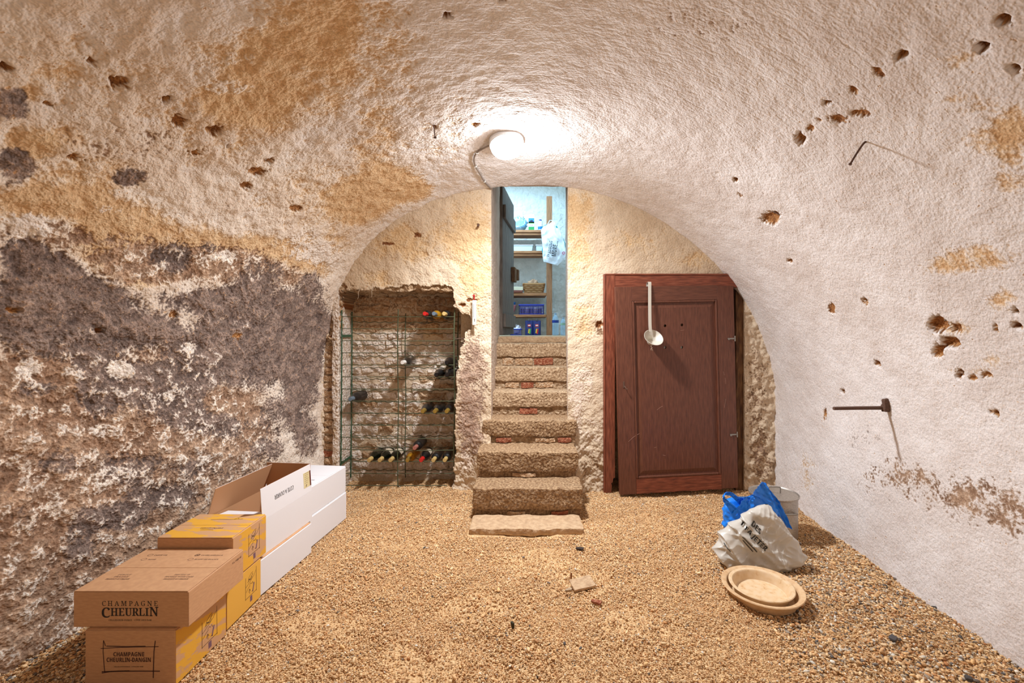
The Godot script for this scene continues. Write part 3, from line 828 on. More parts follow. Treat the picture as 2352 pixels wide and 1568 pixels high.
func build_back_wall():
	var x0 := -1.78
	var y0 := -0.08
	var lx := 3.96
	var ly := 2.70
	var f := Face.new(x0, y0, lx, ly, 0.003)
	f.look = {
		"p1": Color(0.85, 0.77, 0.665), "p2": Color(0.78, 0.68, 0.56), "p3": Color(0.85, 0.77, 0.665), "p4": Color(0.78, 0.68, 0.56), "o1": Color(0.80, 0.65, 0.47), "o2": Color(0.86, 0.745, 0.58),
		"g1": Color(0.54, 0.43, 0.355), "g2": Color(0.71, 0.595, 0.51), "b1": Color(0.46, 0.345, 0.25), "b2": Color(0.71, 0.585, 0.455),
		"w1": Color(0.87, 0.79, 0.71), "e1": Color(0.38, 0.21, 0.10), "e2": Color(0.70, 0.46, 0.26), "amp_l": 1.3, "amp_r": 1.0, "amp_mid": 0.0, "stroke": 0.0, "ledges": 0.3,
	}
	f.mark(GABLE_MARKS)
	f.paint()
	var warp := fnl(301, 7.0, 4)
	var warp2 := fnl(302, 30.0, 3)
	var niche := PackedVector2Array(NICHE)
	var recess := PackedVector2Array(RECESS)
	var pier := PackedVector2Array([Vector2(-1.66, -0.1), Vector2(-1.655, 1.235), Vector2(-1.565, 1.235), Vector2(-1.565, -0.1)])
	var pier2 := PackedVector2Array([Vector2(-1.62, 1.28), Vector2(-1.60, 1.56), Vector2(-1.47, 1.63), Vector2(-1.52, 1.28)])
	var step := 0.0078
	var w := int(lx / step) + 1
	var h := int(ly / step) + 1
	var pts := PackedVector3Array()
	var uvs := PackedVector2Array()
	var keep := PackedByteArray()
	pts.resize(w * h)
	uvs.resize(w * h)
	keep.resize(w * h)
	for i in h:
		for j in w:
			var x := x0 + lx * j / (w - 1)
			var y := y0 + ly * i / (h - 1)
			var z := f.height(x, y)
			var q := Vector2(x + warp.get_noise_2d(x, y) * 0.022 + warp2.get_noise_2d(x, y) * 0.008, y + warp.get_noise_2d(x + 9, y) * 0.03 + warp2.get_noise_2d(x, y + 5) * 0.012)
			# rough masonry low down, to either side of the stair
			var low := clampf((0.85 - y) * 1.4, 0, 1) * (1.0 if x > -0.6 else 0.3)
			z += 0.22 * exp(-pow((x + 0.31) / 0.085, 2.0)) * clampf(1.0 - y / 0.62, 0, 1) + 0.10 * exp(-pow((x - 0.40) / 0.06, 2.0)) * clampf(1.0 - y / 0.5, 0, 1)
			z += (warp.get_noise_2d(x * 1.3, y * 1.3 + 40) * 0.02 + warp2.get_noise_2d(x, y + 60) * 0.010) * low
			if x < -0.40 and Geometry2D.is_point_in_polygon(q, niche): z -= 0.30 if x < -0.55 or y < 1.20 else 0.16
			elif x < -1.45 and (Geometry2D.is_point_in_polygon(q, pier) or Geometry2D.is_point_in_polygon(q, pier2)): z -= 0.035 + 0.02 * warp2.get_noise_2d(x, y * 0.7)
			elif x > 0.6 and Geometry2D.is_point_in_polygon(Vector2(x, y), recess): z -= 0.40
			elif x > 1.80 and y < 1.45: z -= 0.015 - 0.03 * warp.get_noise_2d(x * 1.5, y * 1.5 + 11)
			pts[i * w + j] = Vector3(x, y, -GD + z)
			uvs[i * w + j] = Vector2((x - x0) / lx, (y - y0) / ly)
			var xe := x + step
			var opening := xe > STAIR_L + 0.004 and x < STAIR_R - 0.004
			var above := false
			if y > 1.0:
				var t := minf(absf((x - 0.15) / (1.95 if x > 0.15 else 1.95)), 1.0)
				above = y > SPRING + 0.30 + (top_at(GD) - SPRING) * pow(maxf(0.0, 1.0 - pow(t, 2.0)), 0.48)
			keep[i * w + j] = 0 if opening or above else 1
	var mesh := ArrayMesh.new()
	mesh.add_surface_from_arrays(Mesh.PRIMITIVE_TRIANGLES, sheet(pts, uvs, w, h, false, keep))
	var wall := put("wall_back", mesh, f.material())
	tag(wall, "cream plastered end wall of the vault with stair opening and rack niche", "", "", "structure")
	M.gable = f.material()
	put("lintel", Shape.new().block(Vector3(0.70, 0.14, 0.13), Vector3(0.036, 2.592, -3.77), warp, 0.004, Vector3i(30, 4, 4), 0.006), M.jamb_plaster, wall)
	# solid masonry behind the plaster
	var solid := Shape.new()
	solid.box(Vector3(1.75, 3.4, 0.55), Vector3(-1.16, 1.5, -4.42))
	solid.box(Vector3(2.0, 3.4, 0.55), Vector3(1.46, 1.5, -4.45))
	put("masonry", solid, M.mortar, wall)
	build_niche_bricks(wall)
	# frayed fibres hanging from the top of the niche
	for p in [Vector3(-1.345, 1.655, -3.70), Vector3(-1.235, 1.668, -3.70)]:
		var path := PackedVector3Array()
		for k in 9: path.append(p + Vector3(-0.012 * k / 8.0 + 0.004 * sin(k * 1.3), -0.011 * k, 0.003 * cos(k * 2.1)))
		put("fibre", Shape.new().tube(path, 0.0022, 5, 0.001), plain(Color(0.80, 0.72, 0.62), 0.9), wall)

func build_niche_bricks(wall: Node3D):
	var nz := fnl(310, 14.0, 3)
	var kinds: Array = []
	for k in 7:
		kinds.append(Shape.new().block(Vector3(0.20, 0.066, 0.06), Vector3(k * 3.0, 0, 0), nz, 0.030, Vector3i(6, 3, 2), 0.014, Transform3D(Basis(), Vector3(-k * 3.0, 0, 0))).mesh())
	var ends: Array = []
	for k in 5:
		ends.append(Shape.new().block(Vector3(0.10, 0.052, 0.06), Vector3(k * 3.0, 7, 0), nz, 0.016, Vector3i(4, 3, 2), 0.014, Transform3D(Basis(), Vector3(-k * 3.0, -7, 0))).mesh())
	put("reveal", Shape.new().block(Vector3(0.05, 1.68, 0.335), Vector3(-1.549, 0.82, -3.887), nz, 0.014, Vector3i(2, 60, 14), 0.008), M.limed, wall)
	put("soffit", Shape.new().block(Vector3(0.99, 0.07, 0.33), Vector3(-1.055, 1.672, -3.90), nz, 0.03, Vector3i(40, 3, 14), 0.01), M.mortar, wall)
	# the niche's back: uneven courses of limed brick and rubble
	var y := 0.02
	var row := 0
	while y < 1.58:
		var hgt := rng.randf_range(0.062, 0.088)
		var x := -1.53 + rng.randf_range(-0.1, 0.0)
		while x < -0.57:
			var len := rng.randf_range(0.13, 0.26)
			var m = M.limed if rng.randf() < 0.84 else M.limed_ochre
			if y > 1.28: m = M.limed_ochre
			var o := put("brick", kinds[rng.randi() % 7], m, wall, Transform3D(Basis.from_euler(Vector3(0, 0, rng.randf_range(-0.03, 0.03))).scaled(Vector3((len - 0.008) / 0.20, (hgt - 0.008) / 0.066, rng.randf_range(0.9, 1.25))), Vector3(x + len / 2, y + hgt / 2, -4.042 + rng.randf_range(-0.012, 0.012))))
			x += len
		y += hgt
		row += 1
	# the brick ends that show where the plaster fell off the niche's left edge
	y = 0.02
	while y < 1.56:
		if not (y > 1.19 and y < 1.29):
			put("brick", ends[rng.randi() % 5], M.limed_ochre if rng.randf() < 0.93 else M.brick, wall, Transform3D(Basis.from_euler(Vector3(0, 0, rng.randf_range(-0.05, 0.05))).scaled(Vector3(rng.randf_range(0.8, 1.15), 1, 1)), Vector3(-1.612 + (0.05 if y > 1.3 else 0.0) + rng.randf_range(-0.008, 0.008), y + 0.028, -GD - 0.050 + rng.randf_range(-0.006, 0.006))))
		y += 0.062

# ---------------------------------------------------------------- the wall behind the camera
func build_shell():
	var nz := fnl(320, 1.5, 3)
	var s := Shape.new()
	s.block(Vector3(6.4, 3.6, 0.3), Vector3(0, 1.3, 0.80), nz, 0.02, Vector3i(24, 14, 1), 0.02)
	var o := put("wall_front", s, tri(noise_tex(330, 0.02, 5, [Color(0.90, 0.87, 0.84), Color(0.95, 0.93, 0.91)]), M.grit, Vector3(1, 1, 1), 1.2, 0.95))
	tag(o, "plastered wall closing the vault behind the viewer", "", "", "structure")

# ---------------------------------------------------------------- the floor
var floor_noise: FastNoiseLite
var floor_noise2: FastNoiseLite
func floor_y(x: float, d: float) -> float:
	var y := floor_noise.get_noise_2d(x, d) * 0.022 + floor_noise2.get_noise_2d(x, d) * 0.009
	y += 0.03 * exp(-pow((d - 3.70) / 0.12, 2.0)) * (1.0 if x < -0.3 else 0.0)
	# smoother and lower round the things that stand on it
	var flat := 1.0
	if x < -1.1: flat = 0.15
	return y * flat - 0.012

func build_floor():
	floor_noise = fnl(401, 1.6, 2)
	floor_noise2 = fnl(402, 6.5, 3)
	var fine := fnl(403, 60.0, 3)
	var rows_x := 240
	var pts := PackedVector3Array()
	var uvs := PackedVector2Array()
	var h := 170
	for i in h:
		var d := lerpf(1.0, 4.12, i / float(h - 1))
		for j in rows_x:
			var x := lerpf(-2.35, 2.25, j / float(rows_x - 1))
			pts.append(Vector3(x, floor_y(x, d) - 0.006 + fine.get_noise_2d(x, d) * 0.004, -d))
			uvs.append(Vector2(x, d))
	var mesh := ArrayMesh.new()
	mesh.add_surface_from_arrays(Mesh.PRIMITIVE_TRIANGLES, sheet(pts, uvs, rows_x, h, false))
	var s := Shape.new()
	s.box(Vector3(6.4, 0.3, 6.9), Vector3(0, -0.26, -1.15))
	s.box(Vector3(6.4, 0.10, 3.4), Vector3(0, -0.075, 0.7))
	s.add_to(mesh)
	var grit := noise_tex(410, 0.10, 4)
	var m := tri(noise_tex(411, 0.06, 5, [Color(0.62, 0.45, 0.29), Color(0.80, 0.62, 0.42), Color(0.88, 0.74, 0.55), Color(0.92, 0.81, 0.64)], 512), grit, Vector3(2.5, 2.5, 2.5), 0.9, 0.95)
	var o := put("floor", mesh, m)
	tag(o, "tan sandy ground of the cellar under the loose gravel", "", "", "structure")
	build_gravel()

func build_gravel():
	var bump := fnl(420, 0.9, 2)
	var sp := Shape.new()
	var rows: Array = []
	for i in 6:
		var t := -PI / 2 + PI * i / 5.0
		var row := PackedVector3Array()
		for j in 9:
			var a := TAU * j / 8.0
			var p := Vector3(cos(t) * cos(a), sin(t), cos(t) * sin(a))
			var e := 1.0 + 0.22 * bump.get_noise_3dv(p * 1.4)
			row.append(Vector3(p.x * 0.5, p.y * 0.34, p.z * 0.40) * e)
		rows.append(row)
	sp.grid(rows, true, true)
	var patch := fnl(421, 2.2, 3)
	var tone := fnl(422, 1.1, 2)
	var tans := [Color(0.82, 0.64, 0.44), Color(0.87, 0.70, 0.50), Color(0.91, 0.77, 0.58), Color(0.84, 0.67, 0.48), Color(0.78, 0.57, 0.37), Color(0.88, 0.71, 0.49), Color(0.93, 0.80, 0.62)]
	var odd := [Color(0.90, 0.85, 0.77), Color(0.93, 0.90, 0.84), Color(0.68, 0.61, 0.53), Color(0.52, 0.47, 0.43), Color(0.38, 0.35, 0.33), Color(0.68, 0.46, 0.28), Color(0.78, 0.69, 0.57), Color(0.86, 0.78, 0.66)]
	var sand := [[0.31, 2.42, 0.13], [0.05, 2.62, 0.16], [-0.42, 1.80, 0.11], [-0.9, 2.05, 0.13], [1.05, 3.15, 0.22], [-0.75, 2.9, 0.18], [0.5, 2.05, 0.12], [-0.25, 2.2, 0.12], [-0.95, 3.3, 0.15]]
	var where: Array[Transform3D] = []
	var tint := PackedColorArray()
	var r := RandomNumberGenerator.new()
	var tries := 360000
	for k in tries:
		# more stones per square metre further off, where they are finer
		var d := sqrt(lerpf(1.45 * 1.45, 3.98 * 3.98, r.randf()))
		var x := r.randf_range(-2.1, 2.08)
		if absf(x) > 1.13 * d + 0.12: continue
		var wild := r.randf()
		var edge := clampf((x - (0.95 + 0.3 * tone.get_noise_2d(x * 3, d * 3))) * 2.4, 0, 1) * clampf((3.1 - d) * 1.6, 0, 1)
		edge = maxf(edge, clampf((-1.35 - x) * 4.0, 0, 1))
		edge = maxf(edge, clampf((1.72 - d) * 2.0, 0, 0.45))
		var size := r.randf_range(0.0042, 0.0088) * (1.0 + 0.25 * tone.get_noise_2d(x * 2, d * 2 + 50))
		if wild < 0.03 + 0.28 * edge: size *= r.randf_range(1.3, 2.2)
		var lift := 0.0
		var bare := false
		for q in sand:
			var g: float = Vector2((x - q[0]) / (q[2] * 1.5), (d - q[1]) / q[2]).length() + patch.get_noise_2d(x * 3, d * 3) * 0.5
			if g < 1.0: bare = true
		if bare and r.randf() < 0.62 and size < 0.013: continue
		if d > 3.62 and x > STAIR_L - 0.05 and x < STAIR_R + 0.08: continue
		if x < -1.30 and d < 3.2 and d > 1.69 and x > -1.6: continue
		if d > 2.9 and absf(x) < 0.37: continue
		var b := Basis.from_euler(Vector3(r.randf_range(-0.45, 0.45), r.randf() * TAU, r.randf_range(-0.45, 0.45))).scaled_local(Vector3(size * r.randf_range(0.95, 1.5), size * r.randf_range(0.7, 1.1), size * r.randf_range(0.8, 1.15)))
		where.append(Transform3D(b, Vector3(x, floor_y(x, d) + r.randf_range(-0.35, 0.55) * size, -d)))
		var c: Color = tans[r.randi() % 7]
		if r.randf() < 0.05 + 0.26 * edge: c = odd[r.randi() % 8]
		var k2 := r.randf_range(0.86, 1.08)
		tint.append(Color(c.r * k2, c.g * k2, c.b * k2).srgb_to_linear())
	var mm := MultiMesh.new()
	mm.transform_format = MultiMesh.TRANSFORM_3D
	mm.use_colors = true
	mm.mesh = sp.mesh()
	mm.instance_count = where.size()
	for i in where.size():
		mm.set_instance_transform(i, where[i])
		mm.set_instance_color(i, tint[i])
	var o := MultiMeshInstance3D.new()
	o.name = numbered("gravel")
	o.multimesh = mm
	var m := plain(Color.WHITE, 0.85)
	m.vertex_color_use_as_albedo = true
	o.material_override = m
	add_child(o, true)
	tag(o, "loose tan gravel of small rounded pebbles covering the cellar floor", "gravel", "", "stuff")

# ---------------------------------------------------------------- stairs
# riser depth, tread height, left and right end of each step
const STEPS := [[3.174, 0.207, -0.364, 0.410], [3.411, 0.400, -0.359, 0.401], [3.663, 0.585, -0.343, 0.420], [3.912, 0.783, -0.311, 0.382], [4.153, 0.978, -0.290, 0.405], [4.350, 1.189, -0.290, 0.425], [4.620, 1.252, -0.290, 0.445]]

func build_stairs():
	var nz := fnl(501, 9.0, 4)
	var t := thing("staircase", "worn stone stair with brick risers climbing to the pantry", "staircase")
	var y := 0.0
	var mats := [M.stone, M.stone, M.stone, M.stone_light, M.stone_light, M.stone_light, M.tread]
	for i in STEPS.size():
		var s: Array = STEPS[i]
		var d: float = s[0]
		var w: float = s[3] - s[2]
		var mid: float = (s[2] + s[3]) / 2
		var back: float = STEPS[i + 1][0] + 0.06 if i + 1 < STEPS.size() else 4.80
		var rise: float = s[1] - y
		var thick := minf(rise - 0.004, 0.15 if i < 2 else 0.128)
		if i == 6: thick = rise
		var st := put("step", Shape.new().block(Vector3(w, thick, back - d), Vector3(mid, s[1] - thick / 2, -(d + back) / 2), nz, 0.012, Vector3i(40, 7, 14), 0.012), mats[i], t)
		# the riser under the slab: a course of brick in crumbling mortar
		var low := y - 0.02
		var core := Shape.new().block(Vector3(w - 0.02, s[1] - thick - low + 0.02, back - d - 0.02), Vector3(mid, (s[1] - thick + low + 0.02) / 2, -(d + back) / 2 - 0.014), nz, 0.018, Vector3i(30, 3, 4), 0.01)
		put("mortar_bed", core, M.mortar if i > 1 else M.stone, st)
		if i < 6:
			var x: float = s[2] + 0.05 + rng.randf() * 0.08
			while x < s[3] - 0.14:
				var len := rng.randf_range(0.10, 0.19)
				var hh: float = maxf(0.03, s[1] - thick - y - 0.014)
				if rng.randf() < 0.72:
					put("riser_brick", Shape.new().block(Vector3(len, hh, 0.07), Vector3(x + len / 2, y + hh / 2 + 0.004, -d - 0.041), nz, 0.012, Vector3i(5, 2, 2), 0.008), M.brick if rng.randf() < 0.55 else M.limed_ochre, st)
				x += len + 0.014
		y = s[1]
	var slab := Shape.new()
	slab.block(Vector3(0.742, 0.05, 0.235), Vector3(0, 0.006, 0), nz, 0.010, Vector3i(34, 3, 12), 0.012)
	var o := put("stone_slab", slab, M.tread, self, at(0.012, 0, -3.05))
	tag(o, "flat pale stone slab lying in the gravel at the stair foot", "slab")

# ---------------------------------------------------------------- passage and pantry above the stair
func build_pantry_room():
	var nz := fnl(520, 4.0, 4)
	var struct := func(called: String, s: Shape, m, label: String):
		var o := put(called, s, m)
		tag(o, label, "", "", "structure")
		return o
	var blue := tri(noise_tex(521, 0.02, 4, [Color(0.84, 0.83, 0.80), Color(0.92, 0.91, 0.89)], 256), noise_tex(522, 0.03, 4), Vector3(1.1, 1.1, 1.1), 2.2, 0.9)
	M.pantry = blue
	struct.call("wall_stair_left", Shape.new().block(Vector3(0.12, 3.0, 1.10), Vector3(0, 0, 0), nz, 0.008, Vector3i(2, 60, 24), 0.012, at(-0.329, 1.47, -4.295, Basis(Vector3.UP, -0.011))), M.jamb_plaster, "limewashed left cheek of the stair passage")
	struct.call("wall_stair_right", Shape.new().block(Vector3(0.12, 3.0, 1.10), Vector3(0, 0, 0), nz, 0.008, Vector3i(2, 60, 24), 0.012, at(0.455, 1.47, -4.295, Basis(Vector3.UP, -0.074))), M.jamb_plaster, "limewashed right cheek of the stair passage")
	struct.call("ceiling_stair", Shape.new().box(Vector3(1.1, 0.12, 1.1), Vector3(0.04, 2.95, -4.30)).box(Vector3(1.1, 0.5, 0.12), Vector3(0.04, 2.82, -3.875)), M.white_plaster, "plastered head of the stair passage")
	struct.call("wall_pantry_front", Shape.new().box(Vector3(1.12, 2.4, 0.10), Vector3(-0.83, 2.4, -4.83)).box(Vector3(1.1, 0.75, 0.10), Vector3(0.25, 3.255, -4.83)).box(Vector3(0.4, 1.7, 0.10), Vector3(0.645, 2.05, -4.85)), blue, "pantry side of the wall above the stair")
	struct.call("wall_pantry_back", Shape.new().block(Vector3(2.4, 2.5, 0.12), Vector3(-0.3, 2.42, -6.91), nz, 0.008, Vector3i(40, 40, 1), 0.01), blue, "pale bluish plaster wall behind the pantry shelves")
	struct.call("wall_pantry_right", Shape.new().block(Vector3(0.12, 2.5, 2.2), Vector3(0, 0, 0), nz, 0.008, Vector3i(1, 30, 40), 0.01, at(0.80, 2.42, -5.86)), blue, "pale plaster wall right of the pantry shelves")
	struct.call("wall_pantry_left", Shape.new().box(Vector3(0.12, 2.5, 2.2), Vector3(-1.36, 2.42, -5.85)), blue, "plaster wall on the hidden left of the pantry")
	struct.call("floor_pantry", Shape.new().box(Vector3(2.3, 0.12, 2.25), Vector3(-0.3, 1.192, -5.82)), M.tread, "stone floor of the pantry at the stair head")
	struct.call("ceiling_pantry", Shape.new().box(Vector3(2.4, 0.12, 2.3), Vector3(-0.3, 3.62, -5.85)), blue, "pantry ceiling")
	# the pantry's plank door, standing open against the left
	var t := thing("door_2", "", "")
	tag(t, "grey weathered plank door standing open into the pantry", "", "", "structure")
	t.transform = at(-0.250, 1.268, -4.80, Basis(Vector3(0.12, 0, -0.9928), Vector3.UP, Vector3(0.9928, 0, 0.12)))
	for k in 4:
		put("plank", Shape.new().box(Vector3(0.203, 1.60 - 0.004 * k, 0.034), Vector3(0.105 + 0.207 * k, 0.80, 0), 0.005), M.grey_wood, t)
	for yy in [0.155, 1.31]:
		put("batten", Shape.new().box(Vector3(0.76, 0.145, 0.032), Vector3(0.40, yy, 0.033), 0.006), M.grey_wood, t)
	put("lock_block", Shape.new().box(Vector3(0.15, 0.17, 0.05), Vector3(0.66, 0.715, 0.042), 0.008), M.beam, t)
	put("latch_block", Shape.new().box(Vector3(0.09, 0.13, 0.07), Vector3(0.80, 0.73, 0.05), 0.01), M.beam, t)

# ---------------------------------------------------------------- the cupboard door in the end wall
func build_door():
	var t := thing("door_1", "", "")
	tag(t, "low red-brown panelled cupboard door with a ladle hung on it", "", "", "structure")
	var W := 0.978
	var Hh := 1.648
	t.transform = at(1.728, 0.032, -3.700, Basis(Vector3.UP, 0.082) * Basis(Vector3.BACK, 0.024))
	var th := 0.036
	var sl := 0.135
	var sr := 0.140
	put("stile", Shape.new().box(Vector3(sl, Hh, th), Vector3(-W + sl / 2, Hh / 2, 0), 0.004), M.door_wood, t)
	put("stile", Shape.new().box(Vector3(sr, Hh - 0.01, th), Vector3(-sr / 2, Hh / 2, 0), 0.004), M.door_wood, t)
	put("top_rail", Shape.new().box(Vector3(W - sl - sr + 0.002, 0.115, th - 0.001), Vector3((-W + sl - sr) / 2, Hh - 0.0575, 0), 0.002), M.door_wood_across, t)
	var ragged := PackedVector2Array()
	var br := fnl(540, 9.0, 3)
	for k in 24:
		var x := lerpf(-W + sl, -sr, k / 23.0)
		ragged.append(Vector2(x, 0.004 + 0.008 * br.get_noise_1d(x)))
	ragged.append(Vector2(-sr, 0.122))
	ragged.append(Vector2(-W + sl, 0.122))
	put("bottom_rail", Shape.new().poly(ragged, th - 0.001), M.frame_wood_across, t)
	var pw := W - sl - sr
	var ph := Hh - 0.115 - 0.122
	var pc := Vector3((-W + sl - sr) / 2, 0.122 + ph / 2, 0)
	var panel := CSGBox3D.new()
	panel.name = "panel"
	panel.size = Vector3(pw + 0.01, ph + 0.01, 0.014)
	panel.position = pc + Vector3(0, 0, -0.004)
	panel.material = M.door_wood
	t.add_child(panel, true)
	var inv := t.transform.affine_inverse()
	var field := CSGBox3D.new()
	field.name = "raised_field"
	field.size = Vector3(pw - 0.115, ph - 0.115, 0.010)
	field.position = Vector3(0, 0, 0.010)
	field.material = M.door_wood
	panel.add_child(field)
	for h in [Vector2(1.122, 1.349), Vector2(1.262, 1.356), Vector2(1.122, 1.176), Vector2(1.261, 1.176)]:
		var c := CSGCylinder3D.new()
		c.name = "vent_hole"
		c.operation = CSGShape3D.OPERATION_SUBTRACTION
		c.radius = 0.0115
		c.height = 0.2
		c.sides = 16
		c.rotation.x = PI / 2
		var p := inv * Vector3(h.x, h.y, -3.66)
		c.position = Vector3(p.x, p.y, 0) - Vector3(pc.x, pc.y, 0)
		c.material = M.door_wood
		panel.add_child(c, true)
	# bevel between field and frame, then the moulding on the frame's inner edge
	var edge := func(x0: float, y0: float, x1: float, y1: float, z0: float, z1: float, inset: float) -> Shape:
		var s := Shape.new()
		var a := [Vector2(x0, y0), Vector2(x1, y0), Vector2(x1, y1), Vector2(x0, y1)]
		var b := [Vector2(x0 + inset, y0 + inset), Vector2(x1 - inset, y0 + inset), Vector2(x1 - inset, y1 - inset), Vector2(x0 + inset, y1 - inset)]
		for k in 4:
			var k2 := (k + 1) % 4
			s.grid([PackedVector3Array([Vector3(a[k].x, a[k].y, z0), Vector3(a[k2].x, a[k2].y, z0)]), PackedVector3Array([Vector3(b[k].x, b[k].y, z1), Vector3(b[k2].x, b[k2].y, z1)])])
		return s
	var xl := pc.x - pw / 2
	var xr := pc.x + pw / 2
	var yb := pc.y - ph / 2
	var yt := pc.y + ph / 2
	put("panel_bevel", edge.call(xl + 0.030, yb + 0.030, xr - 0.030, yt - 0.030, 0.0035, 0.0112, 0.0285), M.door_wood, t)
	for b in [[Vector3(xl + 0.009, pc.y, 0.010), Vector3(0.018, ph, 0.02)], [Vector3(xr - 0.009, pc.y, 0.010), Vector3(0.018, ph, 0.02)], [Vector3(pc.x, yt - 0.009, 0.010), Vector3(pw - 0.036, 0.018, 0.02)], [Vector3(pc.x, yb + 0.009, 0.010), Vector3(pw - 0.036, 0.018, 0.02)]]:
		put("moulding", Shape.new().box(b[1], b[0], 0.007), M.door_wood, t)
	put("keyhole_hook", Shape.new().tube(curve3([Vector3(-W + 0.055, 0.86, 0.012), Vector3(-W + 0.058, 0.855, 0.035), Vector3(-W + 0.066, 0.838, 0.042), Vector3(-W + 0.074, 0.842, 0.04)], 4), 0.0035, 6), M.rust, t)
	put("escutcheon", Shape.new().box(Vector3(0.014, 0.05, 0.004), Vector3(-W + 0.052, 0.872, 0.0195), 0.0015), M.rust, t)
	for yy in [1.215, 0.44]:
		put("hinge", Shape.new().box(Vector3(0.055, 0.012, 0.005), Vector3(-0.035, yy, 0.021), 0.002).rod(Vector3(-0.002, yy - 0.022, 0.022), Vector3(-0.002, yy + 0.022, 0.022), 0.006).rod(Vector3(-0.055, yy - 0.004, 0.02), Vector3(-0.055, yy - 0.004, 0.027), 0.008), M.steel, t)
	# pale scratches in the paint
	var sc := Shape.new()
	for q in [[-0.10, 0.66, 0.012, 0.07], [-0.095, 0.92, -0.008, 0.03], [-0.90, 0.42, 0.09, 0.06], [-0.69, 0.36, 0.02, 0.004], [-0.62, 0.30, 0.025, -0.008], [-0.66, 0.66, 0.05, 0.03], [-0.09, 0.90, 0.004, -0.05], [-0.45, 1.29, 0.03, 0.003]]:
		sc.tube(PackedVector3Array([Vector3(q[0], q[1], 0.0183 if q[0] > -0.14 or q[0] < -0.85 else 0.0112), Vector3(q[0] + q[2] * 0.5, q[1] + q[3] * 0.6, 0.0183 if q[0] > -0.14 or q[0] < -0.85 else 0.0112), Vector3(q[0] + q[2], q[1] + q[3], 0.0183 if q[0] > -0.14 or q[0] < -0.85 else 0.0112)]), 0.0011, 4)
	put("scratches", sc, plain(Color(0.62, 0.46, 0.38), 0.8), t)
	# the frame
	var fr := thing("trim_1", "", "")
	tag(fr, "red-brown wooden frame round the cupboard door", "", "", "structure")
	var jamb := PackedVector2Array([Vector2(0.641, 0.0), Vector2(0.700, 0.0), Vector2(0.706, 0.06), Vector2(0.700, 0.075), Vector2(0.712, 0.085), Vector2(0.715, 0.115), Vector2(0.730, 0.122), Vector2(0.730, 1.76), Vector2(0.641, 1.768)])
	put("jamb", Shape.new().poly(jamb, 0.07, at(0, 0, -3.715)), M.frame_wood, fr)
	put("jamb_bead", Shape.new().rod(Vector3(0.650, 0.01, -3.683), Vector3(0.650, 1.765, -3.683), 0.008, 8), M.frame_wood, fr)
	put("head", Shape.new().box(Vector3(1.16, 0.108, 0.068), Vector3(1.290, 1.714, -3.717), 0.005), M.frame_wood_across, fr)
	put("head_bead", Shape.new().rod(Vector3(0.652, 1.764, -3.684), Vector3(1.75, 1.764, -3.684), 0.008, 8), M.frame_wood_across, fr)
	put("hinge_post", Shape.new().box(Vector3(0.072, 1.70, 0.09), Vector3(1.772, 0.84, -3.785), 0.01), M.beam, fr)

# ---------------------------------------------------------------- lettering and drawn lines
const ON_FRONT := Basis(Vector3(1, 0, 0), Vector3(0, 1, 0), Vector3(0, 0, 1))
const ON_TOP := Basis(Vector3(1, 0, 0), Vector3(0, 0, -1), Vector3(0, 1, 0))
const ON_RIGHT := Basis(Vector3(0, 0, -1), Vector3(0, 1, 0), Vector3(1, 0, 0))

func letters(words: String, font := "Droid Serif", bold := false) -> TextMesh:
	var f := SystemFont.new()
	f.font_names = PackedStringArray([font])
	f.font_weight = 700 if bold else 400
	var t := TextMesh.new()
	t.text = words
	t.font = f
	t.font_size = 48
	t.pixel_size = 0.01
	t.depth = 0.01
	t.curve_step = 1.5
	return t

# words set w metres wide and h metres tall, centred on p, printed on a face
func print_on(parent: Node3D, words: String, w: float, h: float, p: Vector3, b: Basis, mat, font := "Droid Serif", bold := false) -> void:
	var t := letters(words, font, bold)
	var box := t.get_aabb()
	var c := box.get_center()
	var k := Vector3(w / box.size.x, h / box.size.y, 0.03)
	put("lettering", t, mat, parent, Transform3D(b * Basis.from_scale(k), p - b * (Vector3(c.x, c.y, 0) * k)))

# flat inked lines: each a list of points in the plane of b, drawn with a pen of the given width
func strokes(lines: Array, width: float, tf: Transform3D) -> Shape:
	var s := Shape.new()
	for l in lines:
		var p: Array = l
		var wd: float = width
		if p[0] is float:
			wd *= p[0]
			p = p.slice(1)
		var left := PackedVector3Array()
		var right := PackedVector3Array()
		for i in p.size():
			var t: Vector2 = (p[mini(i + 1, p.size() - 1)] - p[maxi(i - 1, 0)]).normalized()
			var q := Vector2(-t.y, t.x) * wd * 0.5
			left.append(Vector3(p[i].x + q.x, p[i].y + q.y, 0))
			right.append(Vector3(p[i].x - q.x, p[i].y - q.y, 0))
		s.grid([right, left], false, false, false, tf)
	return s

func ring2(c: Vector2, rx: float, ry: float, n := 16) -> Array:
	var o: Array = []
	for k in n + 1: o.append(c + Vector2(cos(TAU * k / n) * rx, sin(TAU * k / n) * ry))
	return o

# ---------------------------------------------------------------- cartons
func carton(label: String, group: String, at_: Vector3, size: Vector3, turn: float, body, side, top, lift := 0.0) -> Node3D:
	var t := thing("carton", label, "carton", at_, turn, group)
	var e := 0.003
	put("body", Shape.new().box(size - Vector3(0, e, 0), Vector3(0, (size.y - e) / 2, 0), 0.0025), body, t)
	put("side_panel", Shape.new().box(Vector3(0.002, size.y - e - 0.004, size.z - 0.003), Vector3(size.x / 2 + 0.0006, (size.y - e) / 2, 0), 0.001), side, t)
	for k in [1.0, -1.0]:
		var half := size.z / 2 - 0.0012
		put("top_flap", Shape.new().box(Vector3(size.x - 0.004, e, half), Vector3(0, 0, -k * half / 2), 0.0012), top, t, at(0, size.y - e / 2 + 0.0004, k * (size.z / 2 - 0.0005), Basis(Vector3.RIGHT, k * lift)))
	return t

